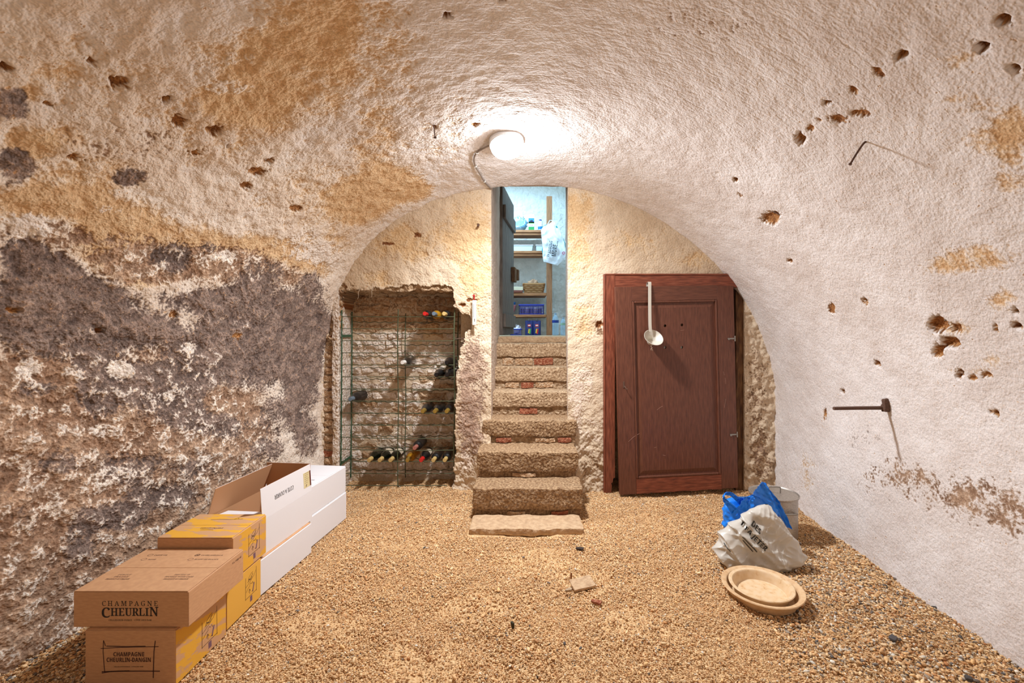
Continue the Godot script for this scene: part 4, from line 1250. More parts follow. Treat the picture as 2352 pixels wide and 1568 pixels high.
func brushed(seed_: int, cover: float, ground: Color, paint: Color) -> StandardMaterial3D:
	# flat print: broad strokes of yellow ink dragged over brown board
	var n := fnl(seed_, 0.014, 4)
	var fine := fnl(seed_ + 1, 0.06, 3)
	var im := Image.create(256, 256, false, Image.FORMAT_RGB8)
	for y in 256:
		for x in 256:
			var q := n.get_noise_2d(x * 0.30 + y * 0.32, y * 0.75 - x * 0.40) + 0.22 * fine.get_noise_2d(x * 0.5 + y * 0.4, y * 1.6 - x * 0.5)
			im.set_pixel(x, y, ground.lerp(paint, clampf((q + cover) * 9.0, 0, 1)))
	var m := plain(Color.WHITE, 0.7)
	m.albedo_texture = ImageTexture.create_from_image(im)
	return m

func emblem(t: Node3D, p: Vector3, w: float, h: float, ink, mauve) -> void:
	# a sketched hillside in a square, as drawn on the side of the champagne cartons
	var V := func(x: float, y: float) -> Vector2: return Vector2(x * w, y * h)
	var l := [
		[V.call(-0.02, 0.0), V.call(1.03, 0.02)], [V.call(0.0, -0.03), V.call(0.01, 0.96)], [V.call(1.0, -0.02), V.call(0.985, 1.12)],
		[V.call(0.0, 0.52), V.call(0.22, 0.58), V.call(0.5, 0.68), V.call(0.75, 0.78), V.call(1.0, 0.97)],
		[1.6, V.call(0.28, 0.80), V.call(0.42, 0.76), V.call(0.58, 0.84), V.call(0.66, 0.93)], [V.call(0.24, 0.72), V.call(0.30, 0.86), V.call(0.5, 0.97), V.call(0.68, 1.0)],
		[1.3, V.call(0.2, 0.68), V.call(0.36, 0.74), V.call(0.52, 0.72), V.call(0.62, 0.80)],
		[V.call(0.36, 0.50), V.call(0.46, 0.56), V.call(0.56, 0.50), V.call(0.64, 0.56), V.call(0.70, 0.44)],
		[V.call(0.28, 0.20), V.call(0.36, 0.34), V.call(0.46, 0.22)], [V.call(0.36, 0.34), V.call(0.38, 0.12)], [V.call(0.05, 0.30), V.call(0.25, 0.42), V.call(0.42, 0.46)],
	]
	put("emblem", strokes(l, 0.0022, Transform3D(ON_RIGHT, p)), ink, t)
	put("emblem_bar", strokes([[3.6, V.call(0.66, 0.10), V.call(0.80, 0.46)], [1.0, V.call(0.56, 0.14), V.call(0.70, 0.10)]], 0.0022, Transform3D(ON_RIGHT, p)), mauve, t)
	put("emblem_stamp", strokes([[7.5, V.call(0.42, -0.16), V.call(0.62, -0.155)]], 0.0035, Transform3D(ON_RIGHT, p)), mauve, t)

func build_cartons():
	var K1 := Color(0.79, 0.60, 0.43)
	var yel := brushed(601, 0.02, K1, Color(0.88, 0.65, 0.20))
	var yel2 := brushed(607, 0.10, K1, Color(0.88, 0.65, 0.20))
	var full := plain(Color(0.88, 0.66, 0.26), 0.7)
	var mauve := plain(Color(0.46, 0.33, 0.38), 0.7)
	var twig := plain(Color(0.34, 0.22, 0.14), 0.7)
	# lower front
	var b := carton("brown champagne carton on the gravel, nearest the viewer, with hand-drawn frame", "cartons along the left wall", Vector3(-1.4575, -0.008, -1.8235), Vector3(0.333, 0.208, 0.285), 0, M.kraft, yel2, M.kraft)
	emblem(b, Vector3(0.1685, 0.045, 0.005), 0.088, 0.105, twig, mauve)
	var F := Transform3D(ON_FRONT, Vector3(1.4575, 0.008, 0.1432))
	put("drawn_frame", strokes([
		[Vector2(-1.566, 0.131), Vector2(-1.50, 0.135), Vector2(-1.43, 0.137), Vector2(-1.352, 0.138)], [1.3, Vector2(-1.545, 0.140), Vector2(-1.47, 0.138), Vector2(-1.40, 0.1395)],
		[Vector2(-1.5556, 0.161), Vector2(-1.557, 0.12), Vector2(-1.554, 0.075), Vector2(-1.551, 0.044)], [Vector2(-1.5556, 0.161), Vector2(-1.548, 0.14)],
		[1.4, Vector2(-1.364, 0.160), Vector2(-1.369, 0.12), Vector2(-1.371, 0.06), Vector2(-1.372, 0.022)],
		[1.5, Vector2(-1.562, 0.045), Vector2(-1.50, 0.0475), Vector2(-1.42, 0.0475), Vector2(-1.347, 0.0475)], [Vector2(-1.562, 0.040), Vector2(-1.53, 0.046), Vector2(-1.46, 0.049)]], 0.0026, F), M.ink_brown, b)
	print_on(b, "CHAMPAGNE", 0.114, 0.0155, Vector3(-0.0045, 0.118, 0.1432), ON_FRONT, M.ink_brown, "Droid Sans", true)
	print_on(b, "CHEURLIN-DANGIN", 0.163, 0.016, Vector3(-0.005, 0.0975, 0.1432), ON_FRONT, M.ink_brown, "Droid Sans", true)
	print_on(b, "CELLES-SUR-OURCE - CÔTE DES BAR", 0.108, 0.0045, Vector3(-0.005, 0.0725, 0.1432), ON_FRONT, M.ink_brown, "Droid Sans")
	# upper front
	var a := carton("wide brown champagne carton with serif print, topmost at the near end", "cartons along the left wall", Vector3(-1.4665, 0.201, -1.8595), Vector3(0.427, 0.134, 0.331), 0, M.kraft, M.kraft, M.kraft, 0.006)
	var fz := 0.1658
	print_on(a, "C H A M P A G N E", 0.206, 0.0185, Vector3(-0.003, 0.0885, fz), ON_FRONT, M.ink)
	print_on(a, "C", 0.030, 0.0375, Vector3(-0.093, 0.0545, fz), ON_FRONT, M.ink, "Droid Serif", true)
	print_on(a, "HEURLI", 0.142, 0.0295, Vector3(-0.004, 0.0570, fz), ON_FRONT, M.ink, "Droid Serif", true)
	print_on(a, "N", 0.033, 0.0345, Vector3(0.0865, 0.0585, fz), ON_FRONT, M.ink, "Droid Serif", true)
	print_on(a, "CELLES-SUR-OURCE · CÔTE DES BAR", 0.160, 0.0075, Vector3(-0.002, 0.0275, fz), ON_FRONT, M.ink)
	var ty := 0.1352
	for q in [["DEBOUT", -0.122, 0.052, 0.052], ["FRAGILE", -0.122, 0.067, 0.055], ["PRODUCT OF FRANCE", -0.122, 0.084, 0.092], ["THIS SIDE UP", 0.106, 0.052, 0.062], ["HANDLE WITH CARE", 0.106, 0.067, 0.112], ["PRODUCT OF FRANCE", 0.106, 0.084, 0.096],
		["CARTE OR", -0.105, -0.106, 0.056], ["ROSÉ", -0.113, -0.070, 0.032], ["CUVÉE SPÉCIALE", 0.117, -0.106, 0.092], ["BLANC DE BLANCS", 0.117, -0.070, 0.100]]:
		print_on(a, q[0], q[3], 0.0085, Vector3(q[1], ty, q[2]), ON_TOP, M.ink_brown)
	var T := Transform3D(ON_TOP, Vector3(0, ty, 0))
	for c in [Vector2(-0.150, 0.106), Vector2(-0.148, 0.070), Vector2(0.053, 0.106), Vector2(0.050, 0.070)]:
		put("tick_circle", strokes([ring2(c, 0.010, 0.009)], 0.0016, T), M.ink_brown, a)
	put("tick", strokes([[Vector2(0.046, 0.099), Vector2(0.060, 0.113)], [Vector2(0.047, 0.112), Vector2(0.060, 0.100)], [Vector2(0.045, 0.106), Vector2(0.061, 0.106)]], 0.0016, T), M.ink_brown, a)
	print_on(a, "1 x 1500 ml", 0.060, 0.0085, Vector3(0.2155, 0.108, -0.118), ON_RIGHT, M.ink_brown, "Droid Sans")
	# second pair
	var d := carton("yellow-sided champagne carton on the gravel, second from the near end", "cartons along the left wall", Vector3(-1.473, -0.008, -2.121), Vector3(0.334, 0.195, 0.258), 0, M.kraft, full, M.kraft)
	emblem(d, Vector3(0.169, 0.055, -0.005), 0.085, 0.105, twig, mauve)
	var c := carton("brown carton brushed with yellow, upper one behind the serif-print carton", "cartons along the left wall", Vector3(-1.472, 0.188, -2.162), Vector3(0.336, 0.194, 0.262), 0, M.kraft, yel, yel, 0.004)
	emblem(c, Vector3(0.170, 0.052, 0.015), 0.088, 0.108, twig, mauve)
	print_on(c, "DEBOUT FRAGILE", 0.105, 0.009, Vector3(0.01, 0.1955, 0.035), ON_TOP, M.ink_brown)
	put("drawn_line", strokes([[Vector2(-0.03, -0.055), Vector2(0.0, -0.052), Vector2(0.03, -0.055)]], 0.002, Transform3D(ON_TOP, Vector3(0, 0.1955, 0))), M.ink_brown, c)
	put("drawn_line", strokes([[Vector2(-0.06, 0.06), Vector2(-0.02, 0.066), Vector2(0.03, 0.062), Vector2(0.09, 0.07)], [Vector2(0.05, 0.066), Vector2(0.062, 0.085), Vector2(0.07, 0.07)]], 0.002, Transform3D(ON_TOP, Vector3(0, 0.1955, 0))), M.ink_brown, c)
	# white cartons
	var f := carton("closed white carton on the gravel under the open white carton", "white cartons along the left wall", Vector3(-1.437, -0.008, -2.490), Vector3(0.30, 0.178, 0.448), -0.10, M.card_white, M.card_white, M.kraft)
	var h := carton("white carton on the gravel at the far end of the row", "white cartons along the left wall", Vector3(-1.424, -0.006, -2.985), Vector3(0.30, 0.186, 0.448), -0.10, M.card_white, M.card_white, M.card_white)
	var g := carton("closed white carton on top at the far end, behind the open flaps", "white cartons along the left wall", Vector3(-1.430, 0.181, -2.990), Vector3(0.30, 0.177, 0.448), -0.10, M.card_white, M.card_white, M.card_white)
	print_on(g, "CHAMPAGNE", 0.07, 0.011, Vector3(0.07, 0.1785, 0.09), ON_TOP, M.ink_brown)
	# the open one: single panels of white-faced board, brown inside
	var o := thing("open_carton", "open white carton with raised flaps, brown inside", "carton", Vector3(-1.452, 0.171, -2.530), -0.10, "white cartons along the left wall")
	var two := func(called: String, size: Vector3, tf: Transform3D, out_dir: Vector3):
		var m := ArrayMesh.new()
		var th := 0.0018
		Shape.new().box(size, out_dir * th / 2, 0.0007).add_to(m)
		Shape.new().box(size, -out_dir * th / 2, 0.0007).add_to(m)
		put(called, m, [M.card_white, M.kraft_in], o, tf)
	var W := 0.30
	var H := 0.178
	var L := 0.448
	two.call("side_panel", Vector3(0.0018, H, L), at(W / 2, H / 2, 0), Vector3.RIGHT)
	two.call("side_panel", Vector3(0.0018, H, L), at(-W / 2, H / 2, 0), Vector3.LEFT)
	two.call("end_panel", Vector3(W, H, 0.0018), at(0, H / 2, L / 2), Vector3.BACK)
	two.call("end_panel", Vector3(W, H, 0.0018), at(0, H / 2, -L / 2), Vector3.FORWARD)
	two.call("bottom_panel", Vector3(W, 0.0018, L), at(0, 0.004, 0), Vector3.DOWN)
	var fl := 0.158
	var lean_r := Basis(Vector3.BACK, 0.07)
	two.call("flap", Vector3(0.0018, fl, L - 0.006), Transform3D(lean_r, Vector3(W / 2, H, 0) + lean_r * Vector3(0, fl / 2, 0)), Vector3.RIGHT)
	var lean_l := Basis(Vector3.BACK, -0.30)
	two.call("flap", Vector3(0.0018, fl, L - 0.006), Transform3D(lean_l, Vector3(-W / 2, H, 0) + lean_l * Vector3(0, fl / 2, 0)), Vector3.LEFT)
	var lean_b := Basis(Vector3.RIGHT, -0.02)
	two.call("flap", Vector3(W - 0.02, fl, 0.0018), Transform3D(lean_b, Vector3(0, H, -L / 2) + lean_b * Vector3(0, fl / 2, 0)), Vector3.FORWARD)
	var lean_f := Basis(Vector3.RIGHT, -1.66)
	two.call("flap", Vector3(W - 0.03, 0.13, 0.0018), Transform3D(lean_f, Vector3(0, H, L / 2) + lean_f * Vector3(0, 0.065, 0)), Vector3.BACK)
	var down := Basis(Vector3(0, 0, 1), Vector3(0, -1, 0), Vector3(1, 0, 0))
	var rf := Transform3D(lean_r, Vector3(W / 2, H, 0))
	print_on(o, "COTE A OUVRIR", 0.165, 0.022, rf * Vector3(0.0025, 0.078, 0.035), lean_r * down, M.ink, "Droid Sans")
	put("sticker", Shape.new().box(Vector3(0.0006, 0.088, 0.062), Vector3.ZERO), plain(Color(0.84, 0.77, 0.58), 0.6), o, Transform3D(lean_r, rf * Vector3(0.0024, 0.078, -0.175)))
	put("sticker_band", Shape.new().box(Vector3(0.0006, 0.088, 0.013), Vector3.ZERO), plain(Color(0.36, 0.12, 0.08), 0.6), o, Transform3D(lean_r, rf * Vector3(0.0025, 0.078, -0.211)))
	var lines: Array = []
	for k in 6: lines.append([Vector2(0.155, 0.062 + 0.011 * k), Vector2(0.185 + 0.006 * (k % 3), 0.062 + 0.011 * k)])
	lines.append([4.0, Vector2(0.165, 0.04), Vector2(0.172, 0.052)])
	put("sticker_print", strokes(lines, 0.0015, Transform3D(lean_r * ON_RIGHT, rf * Vector3(0.0030, 0, 0))), twig, o)
	put("divider", Shape.new().box(Vector3(W - 0.012, 0.12, 0.003), Vector3(0, 0.075, 0.02)).box(Vector3(0.003, 0.12, L - 0.02), Vector3(0.05, 0.075, 0)), M.kraft_in, o)
	bottle("wine_bottle", "dark wine bottle lying inside the open white carton", "", "bordeaux", Vector3(-1.375, 0.270, -2.32), Vector3(-0.1, -0.03, 1), plain(Color(0.16, 0.07, 0.07), 0.4), 0)

# ---------------------------------------------------------------- bottles and their rack
var glass_kinds := {}
func bottle(called: String, label: String, group: String, kind: String, tip: Vector3, towards: Vector3, cap, label_kind := 1, glass = null) -> Node3D:
	var t := thing(called, label, "bottle", Vector3.ZERO, 0, group)
	var y := towards.normalized()
	var x := y.cross(Vector3.UP).normalized()
	var z := x.cross(y)
	var H := 0.302
	t.transform = Transform3D(Basis(x, y, z), tip - y * H)
	var R := 0.0375
	var sh := [Vector2(R, 0.185), Vector2(R * 0.97, 0.196), Vector2(R * 0.80, 0.209), Vector2(R * 0.55, 0.219), Vector2(0.0165, 0.230)]
	if kind == "burgundy":
		R = 0.041
		sh = [Vector2(R, 0.150), Vector2(R * 0.96, 0.168), Vector2(R * 0.82, 0.190), Vector2(R * 0.60, 0.212), Vector2(0.0175, 0.236)]
	elif kind == "champagne":
		R = 0.043
		sh = [Vector2(R, 0.150), Vector2(R * 0.97, 0.165), Vector2(R * 0.84, 0.188), Vector2(R * 0.60, 0.214), Vector2(0.019, 0.240)]
	if not glass_kinds.has(kind):
		var prof := [Vector2(0, 0.010), Vector2(R * 0.6, 0.004), Vector2(R * 0.86, 0.0), Vector2(R * 0.97, 0.004), Vector2(R, 0.012)]
		prof.append_array(sh)
		prof.append_array([Vector2(0.0150, 0.262), Vector2(0.0146, 0.290), Vector2(0.0158, 0.2915), Vector2(0.0158, 0.2975), Vector2(0.014, 0.302), Vector2(0, 0.302)])
		var capm := Shape.new().lathe([Vector2(sh[4].x + 0.0008, sh[4].y + 0.004), Vector2(0.0160, 0.262), Vector2(0.0156, 0.2885), Vector2(0.0168, 0.2905), Vector2(0.0168, 0.299), Vector2(0.0150, 0.3032), Vector2(0, 0.3034)], 20)
		var lab := Shape.new().lathe([Vector2(R + 0.0007, 0.045), Vector2(R + 0.0007, 0.128)], 20, Transform3D(), 0.6, 0.2, 2.75)
		var neck := Shape.new().lathe([Vector2(R * 0.86 + 0.001, sh[2].y - 0.012), Vector2(R * 0.80 + 0.001, sh[2].y - 0.004)], 14, Transform3D(), 0.6, 0.5, 2.2)
		glass_kinds[kind] = [Shape.new().lathe(prof, 28).mesh(), capm.mesh(), lab.mesh(), neck.mesh()]
	var ms: Array = glass_kinds[kind]
	put("glass", ms[0], glass if glass else M.dark_glass, t)
	if cap: put("capsule", ms[1], cap, t)
	if label_kind > 0: put("paper_label", ms[2], M.paper if label_kind == 1 else M.paper_ochre, t)
	if label_kind > 0 and kind == "burgundy": put("neck_label", ms[3], M.paper, t)
	return t

func build_rack():
	M.dark_glass = plain(Color(0.045, 0.04, 0.03), 0.12)
	M.dark_glass.clearcoat_enabled = true
	M.dusty_glass = plain(Color(0.12, 0.10, 0.09), 0.4)
	M.green_glass = plain(Color(0.06, 0.075, 0.035), 0.15)
	var amber := plain(Color(0.80, 0.55, 0.12, 0.35), 0.05)
	amber.transparency = BaseMaterial3D.TRANSPARENCY_ALPHA
	amber.refraction_enabled = true
	amber.refraction_scale = 0.04
	amber.albedo_color = Color(0.90, 0.66, 0.20, 0.35)
	M.paper = plain(Color(0.82, 0.75, 0.64), 0.8)
	M.paper_ochre = plain(Color(0.82, 0.52, 0.16), 0.8)
	var gold := plain(Color(0.62, 0.50, 0.22), 0.35, 0.5)
	var cream := plain(Color(0.74, 0.62, 0.38), 0.6)
	var red := plain(Color(0.74, 0.12, 0.10), 0.4)
	var dark := plain(Color(0.07, 0.05, 0.05), 0.3)
	var silver := plain(Color(0.45, 0.52, 0.58), 0.35, 0.4)
	var white := plain(Color(0.85, 0.82, 0.78), 0.4)
	var rack := thing("wine_rack", "tall green wire wine rack standing in the wall niche", "wine rack", Vector3(-1.044, 0, -3.75))
	var L := -0.463
	var R := 0.464
	for q in [[L, 0.0, 0.004, 1.480, 0.0055], [0.0, 0.0, 0.02, 1.487, 0.0044], [R, 0.0, 0.14, 1.480, 0.0056], [L, -0.22, 0.03, 1.475, 0.0055], [0.004, -0.22, 0.03, 1.462, 0.0042], [R, -0.22, 0.03, 1.475, 0.0050]]:
		var path: Array = []
		for k in 7: path.append(Vector3(q[0] - (0.010 * pow(1.0 - k / 6.0, 2) if q[0] == L else 0.004 * sin(k * 1.7)), lerpf(q[2], q[3], k / 6.0), q[1]))
		put("upright", Shape.new().tube(curve3(path, 4), q[4], 8), M.green_post if q[0] == L else M.green_wire, rack)
	for k in 15:
		var y := 1.426 - 0.0992 * k
		var sag := 0.012 if k in [10, 11] else 0.002
		var path := PackedVector3Array()
		for j in 13:
			var f := j / 12.0
			path.append(Vector3(lerpf(L, R if k < 14 else R - 0.06, f), y - sag * sin(f * PI * 0.8), 0.004))
		put("straight_wire", Shape.new().tube(path, 0.0034, 6), M.green_wire, rack)
		if k < 14:
			var wave := PackedVector3Array()
			for j in 67:
				var f := j / 66.0
				wave.append(Vector3(lerpf(L, R, f), y - 0.039 + 0.0048 * sin(f * TAU * 10.5 + k) - 0.004 * sin(f * PI), -0.218))
			put("wavy_wire", Shape.new().tube(wave, 0.0031, 5), M.green_wire, rack)
	for q in [[L, 1.266], [L, 0.22], [R, 1.24], [R, 0.30]]:
		put("side_bar", Shape.new().box(Vector3(0.006, 0.022, 0.225), Vector3(q[0], q[1], -0.11), 0.002), M.green_post if q[0] == L else M.green_wire, rack)
	put("wall_tie", Shape.new().rod(Vector3(R, 1.24, -0.02), Vector3(R + 0.10, 1.25, -0.08), 0.004), M.rust, rack)
	# x of the neck, wire row, kind, capsule, paper label, glass, what it looks like, yaw
	var rows := [
		[-0.812, 0, "bordeaux", red, 0, null, "dark bottle with red capsule on the top wire of the rack"],
		[-0.738, 0, "bordeaux", silver, 0, amber, "clear bottle of golden wine on the top wire of the rack"],
		[-0.655, 0, "bordeaux", cream, 0, null, "dark bottle with cream capsule on the top wire, beside the right upright"],
		[-0.993, 4, "burgundy", white, 0, null, "lone dark bottle with white tip just right of the middle uprights"],
		[-0.634, 4, "burgundy", dark, 0, null, "all-dark bottle at the right upright, fifth wire from the top"],
		[-0.720, 5, "burgundy", dark, 0, null, "all-dark bottle on the sixth wire, left one of two"],
		[-0.632, 5, "burgundy", dark, 0, null, "all-dark bottle on the sixth wire, touching the right upright"],
		[-1.418, 7, "burgundy", silver, 0, M.dusty_glass, "lone dusty bottle with bluish tip beside the left uprights"],
		[-0.828, 8, "champagne", gold, 0, null, "gold-foiled champagne bottle, left of three on the ninth wire"],
		[-0.730, 8, "champagne", gold, 0, null, "gold-foiled champagne bottle, middle of three on the ninth wire"],
		[-0.634, 8, "champagne", gold, 0, null, "gold-foiled champagne bottle, right of three on the ninth wire"],
		[-0.894, 11, "bordeaux", plain(Color(0.62, 0.38, 0.33), 0.5), 0, M.dusty_glass, "lone brownish bottle with pink capsule, one wire above the bottom row"],
		[-1.265, 12, "burgundy", cream, 0, M.green_glass, "green-black bottle leftmost in the long bottom row"],
		[-1.178, 12, "burgundy", cream, 1, M.green_glass, "dark bottle with cream neck label, second in the bottom row"],
		[-1.091, 12, "burgundy", cream, 1, M.green_glass, "dark bottle with cream neck label under the middle uprights"],
		[-0.953, 12, "bordeaux", gold, 2, amber, "amber bottle with orange label in the bottom row"],
		[-0.842, 12, "burgundy", red, 1, null, "bottle with bright red tip and cream label in the bottom row"],
		[-0.742, 12, "bordeaux", cream, 0, null, "dark glossy bottle with cream capsule, second from right in the bottom row"],
		[-0.650, 12, "bordeaux", cream, 0, null, "dark bottle with cream capsule, rightmost in the bottom row"],
	]
	for q in rows:
		var y: float = 1.426 - 0.0992 * q[1] + 0.0225
		var slim: bool = q[2] == "bordeaux"
		bottle("wine_bottle", q[6], "bottles in the wire rack", q[2], Vector3(q[0], y, -3.695), Vector3(0, 0.05 if slim else 0.035, 1), q[3], q[4], q[5])

func build_all_things():
	build_rack()
	build_cartons()
	build_ladle()
	build_fixings()
	build_pot_and_bags()
	build_dishes()
	build_pantry_things()
	build_litter()

# ---------------------------------------------------------------- ladle on the cupboard door
func build_ladle():
	var t := thing("ladle", "pale aluminium ladle with a flat strap handle hanging on the cupboard door", "ladle", Vector3(1.000, 1.262, -3.585))
	var white := plain(Color(0.80, 0.77, 0.71), 0.42, 0.25)
	var strap := Shape.new()
	var path := curve3([Vector3(-0.008, 0.040, 0.002), Vector3(-0.012, 0.10, 0.0), Vector3(-0.010, 0.25, -0.014), Vector3(-0.006, 0.395, -0.029), Vector3(-0.004, 0.428, -0.036), Vector3(-0.004, 0.436, -0.052), Vector3(-0.004, 0.426, -0.088), Vector3(-0.004, 0.390, -0.091)], 6)
	var rows: Array = []
	for i in path.size():
		var tn := (path[mini(i + 1, path.size() - 1)] - path[maxi(i - 1, 0)]).normalized()
		var nrm := tn.cross(Vector3.RIGHT).normalized()
		var row := PackedVector3Array()
		for q in [Vector2(-0.0125, 0.0012), Vector2(-0.011, 0.0020), Vector2(0.011, 0.0020), Vector2(0.0125, 0.0012), Vector2(0.0125, -0.0012), Vector2(-0.0125, -0.0012), Vector2(-0.0125, 0.0012)]:
			row.append(path[i] + Vector3.RIGHT * q.x - nrm * q.y)
		rows.append(row)
	strap.grid(rows, true)
	put("handle", strap, white, t)
	var tilt := Basis(Vector3.RIGHT, 0.88) * Basis(Vector3.BACK, -0.16)
	var bowl := Shape.new().lathe([Vector2(0, -0.052), Vector2(0.020, -0.051), Vector2(0.030, -0.046), Vector2(0.036, -0.022), Vector2(0.050, -0.006), Vector2(0.070, 0.008), Vector2(0.0755, 0.016), Vector2(0.0775, 0.017), Vector2(0.0775, 0.019), Vector2(0.074, 0.0185), Vector2(0.068, 0.010), Vector2(0.048, -0.004), Vector2(0.034, -0.020), Vector2(0.028, -0.044), Vector2(0, -0.050)], 36)
	put("bowl", bowl, white, t, Transform3D(tilt, Vector3(0.006, -0.016, 0.015)))
	var knot := Shape.new().tube(curve3([Vector3(0.0, -0.062, 0.0), Vector3(-0.004, -0.078, 0.002), Vector3(0.004, -0.086, 0.006), Vector3(-0.006, -0.097, 0.003), Vector3(-0.002, -0.108, 0.002)], 5), 0.0026, 6, 0.001)
	knot.tube(curve3([Vector3(-0.003, -0.094, 0.002), Vector3(0.006, -0.100, 0.004), Vector3(0.010, -0.110, 0.002)], 4), 0.0018, 5, 0.0008)
	put("string", knot, plain(Color(0.80, 0.74, 0.64), 0.9), t)

# ---------------------------------------------------------------- cable, nails, hooks, the white strip
func build_fixings():
	var cable := thing("lamp_cable", "thin grey cable clipped to the vault from lamp to lintel", "cable")
	var path: Array = []
	for q in [[3.487, 3.077], [3.443, 3.094], [3.395, 3.142], [3.361, 3.22], [3.347, 3.339], [3.356, 3.454], [3.370, 3.59], [3.406, 3.715]]: path.append(on_vault(q[0], q[1], 0.006))
	path[0] = Vector3(-0.228, 2.540, -3.02)
	put("cord", Shape.new().tube(curve3(path, 6), 0.0060, 8), plain(Color(0.55, 0.49, 0.44), 0.6), cable)
	for k in [2, 4, 6]:
		var p: Vector3 = path[k]
		put("clip", Shape.new().box(Vector3(0.014, 0.012, 0.010), p - Vector3(0, 0.002, 0), 0.003).rod(p + Vector3(0.009, -0.006, 0), p + Vector3(0.011, 0.02, 0), 0.0022), M.white_gloss, cable)
	var nail := func(called: String, label: String, pts: Array, r: float, head: float):
		var s := Shape.new().tube(curve3(pts, 5), r, 8, r * 0.9)
		var o := put(called, s, M.rust)
		var e: Vector3 = pts[pts.size() - 1]
		var dir: Vector3 = (e - pts[pts.size() - 2]).normalized()
		if head > 0: put("head", Shape.new().rod(e - dir * 0.001, e + dir * 0.004, head, 10), M.rust, o)
		tag(o, label, "nail")
	var a := on_vault(3.216, 2.737, -0.02)
	nail.call("nail", "old iron nail sticking down from the vault, left of the lamp", [a, a + Vector3(0.003, -0.035, 0.005), a + Vector3(0.010, -0.085, 0.012)], 0.0035, 0.009)
	var b := on_vault(5.29, 1.764, -0.015)
	nail.call("wall_hook", "bent iron hook high on the pale right side of the vault", [b, b + Vector3(-0.010, 0.006, 0.0), b + Vector3(-0.022, -0.004, -0.002), b + Vector3(-0.040, -0.034, -0.008), b + Vector3(-0.062, -0.075, -0.014)], 0.0042, 0.006)
	var c := Vector3(-0.384, 2.170, -3.735)
	nail.call("nail", "short nail stub in the end wall, left of the stair opening", [c, c + Vector3(0.004, 0.0, 0.03), c + Vector3(0.008, -0.004, 0.05)], 0.005, 0.010)
	var e := on_vault(5.385, 2.62, -0.01)
	nail.call("nail", "thin bent nail in the broken plaster above the cupboard door", [e + Vector3(-0.03, 0.04, 0.0), e + Vector3(0.0, 0.01, 0.03), e + Vector3(0.055, -0.035, 0.03), e + Vector3(0.085, -0.05, 0.01)], 0.0032, 0.0)
	# iron bar on the right
	var bar := thing("iron_bar", "rusty iron bar jutting out of the lower right wall", "iron bar")
	put("bar", Shape.new().tube(PackedVector3Array([Vector3(2.06, 0.889, -2.462), Vector3(1.93, 0.889, -2.462), Vector3(1.80, 0.888, -2.463), Vector3(1.672, 0.886, -2.462)]), 0.0105, 10, 0.0092), M.rust, bar)
	put("wedge", Shape.new().block(Vector3(0.03, 0.075, 0.03), Vector3(1.945, 0.905, -2.452), fnl(702, 30.0), 0.008, Vector3i(3, 5, 3), 0.006), M.rust, bar)
	var sp := Vector3(-0.4055, 1.455, -3.668)
	var st := thing("hanging_strip", "narrow white plastic strip hanging by a red clip beside the rack niche", "thermometer", sp)
	put("strip", Shape.new().box(Vector3(0.033, 0.20, 0.006), Vector3.ZERO, 0.0025), plain(Color(0.78, 0.76, 0.72), 0.4), st)
	put("red_clip", Shape.new().box(Vector3(0.012, 0.030, 0.008), Vector3(-0.001, 0.117, 0), 0.003).box(Vector3(0.020, 0.016, 0.010), Vector3(-0.004, 0.137, 0), 0.004), plain(Color(0.62, 0.10, 0.08), 0.5), st)
	put("wire_ring", Shape.new().tube(curve3([Vector3(0.002, 0.13, 0.004), Vector3(0.018, 0.132, 0.004), Vector3(0.022, 0.145, 0.0), Vector3(0.010, 0.156, -0.006), Vector3(-0.006, 0.152, -0.02), Vector3(-0.008, 0.148, -0.06)], 5), 0.0022, 6), M.rust, st)
	put("print", strokes([[3.2, Vector2(0.001, -0.058), Vector2(0.0012, -0.050)], [3.2, Vector2(0.001, -0.070), Vector2(0.0012, -0.062)], [Vector2(-0.006, 0.07), Vector2(-0.006, -0.04)]], 0.0018, at(0, 0, 0.0036)), M.ink, st)

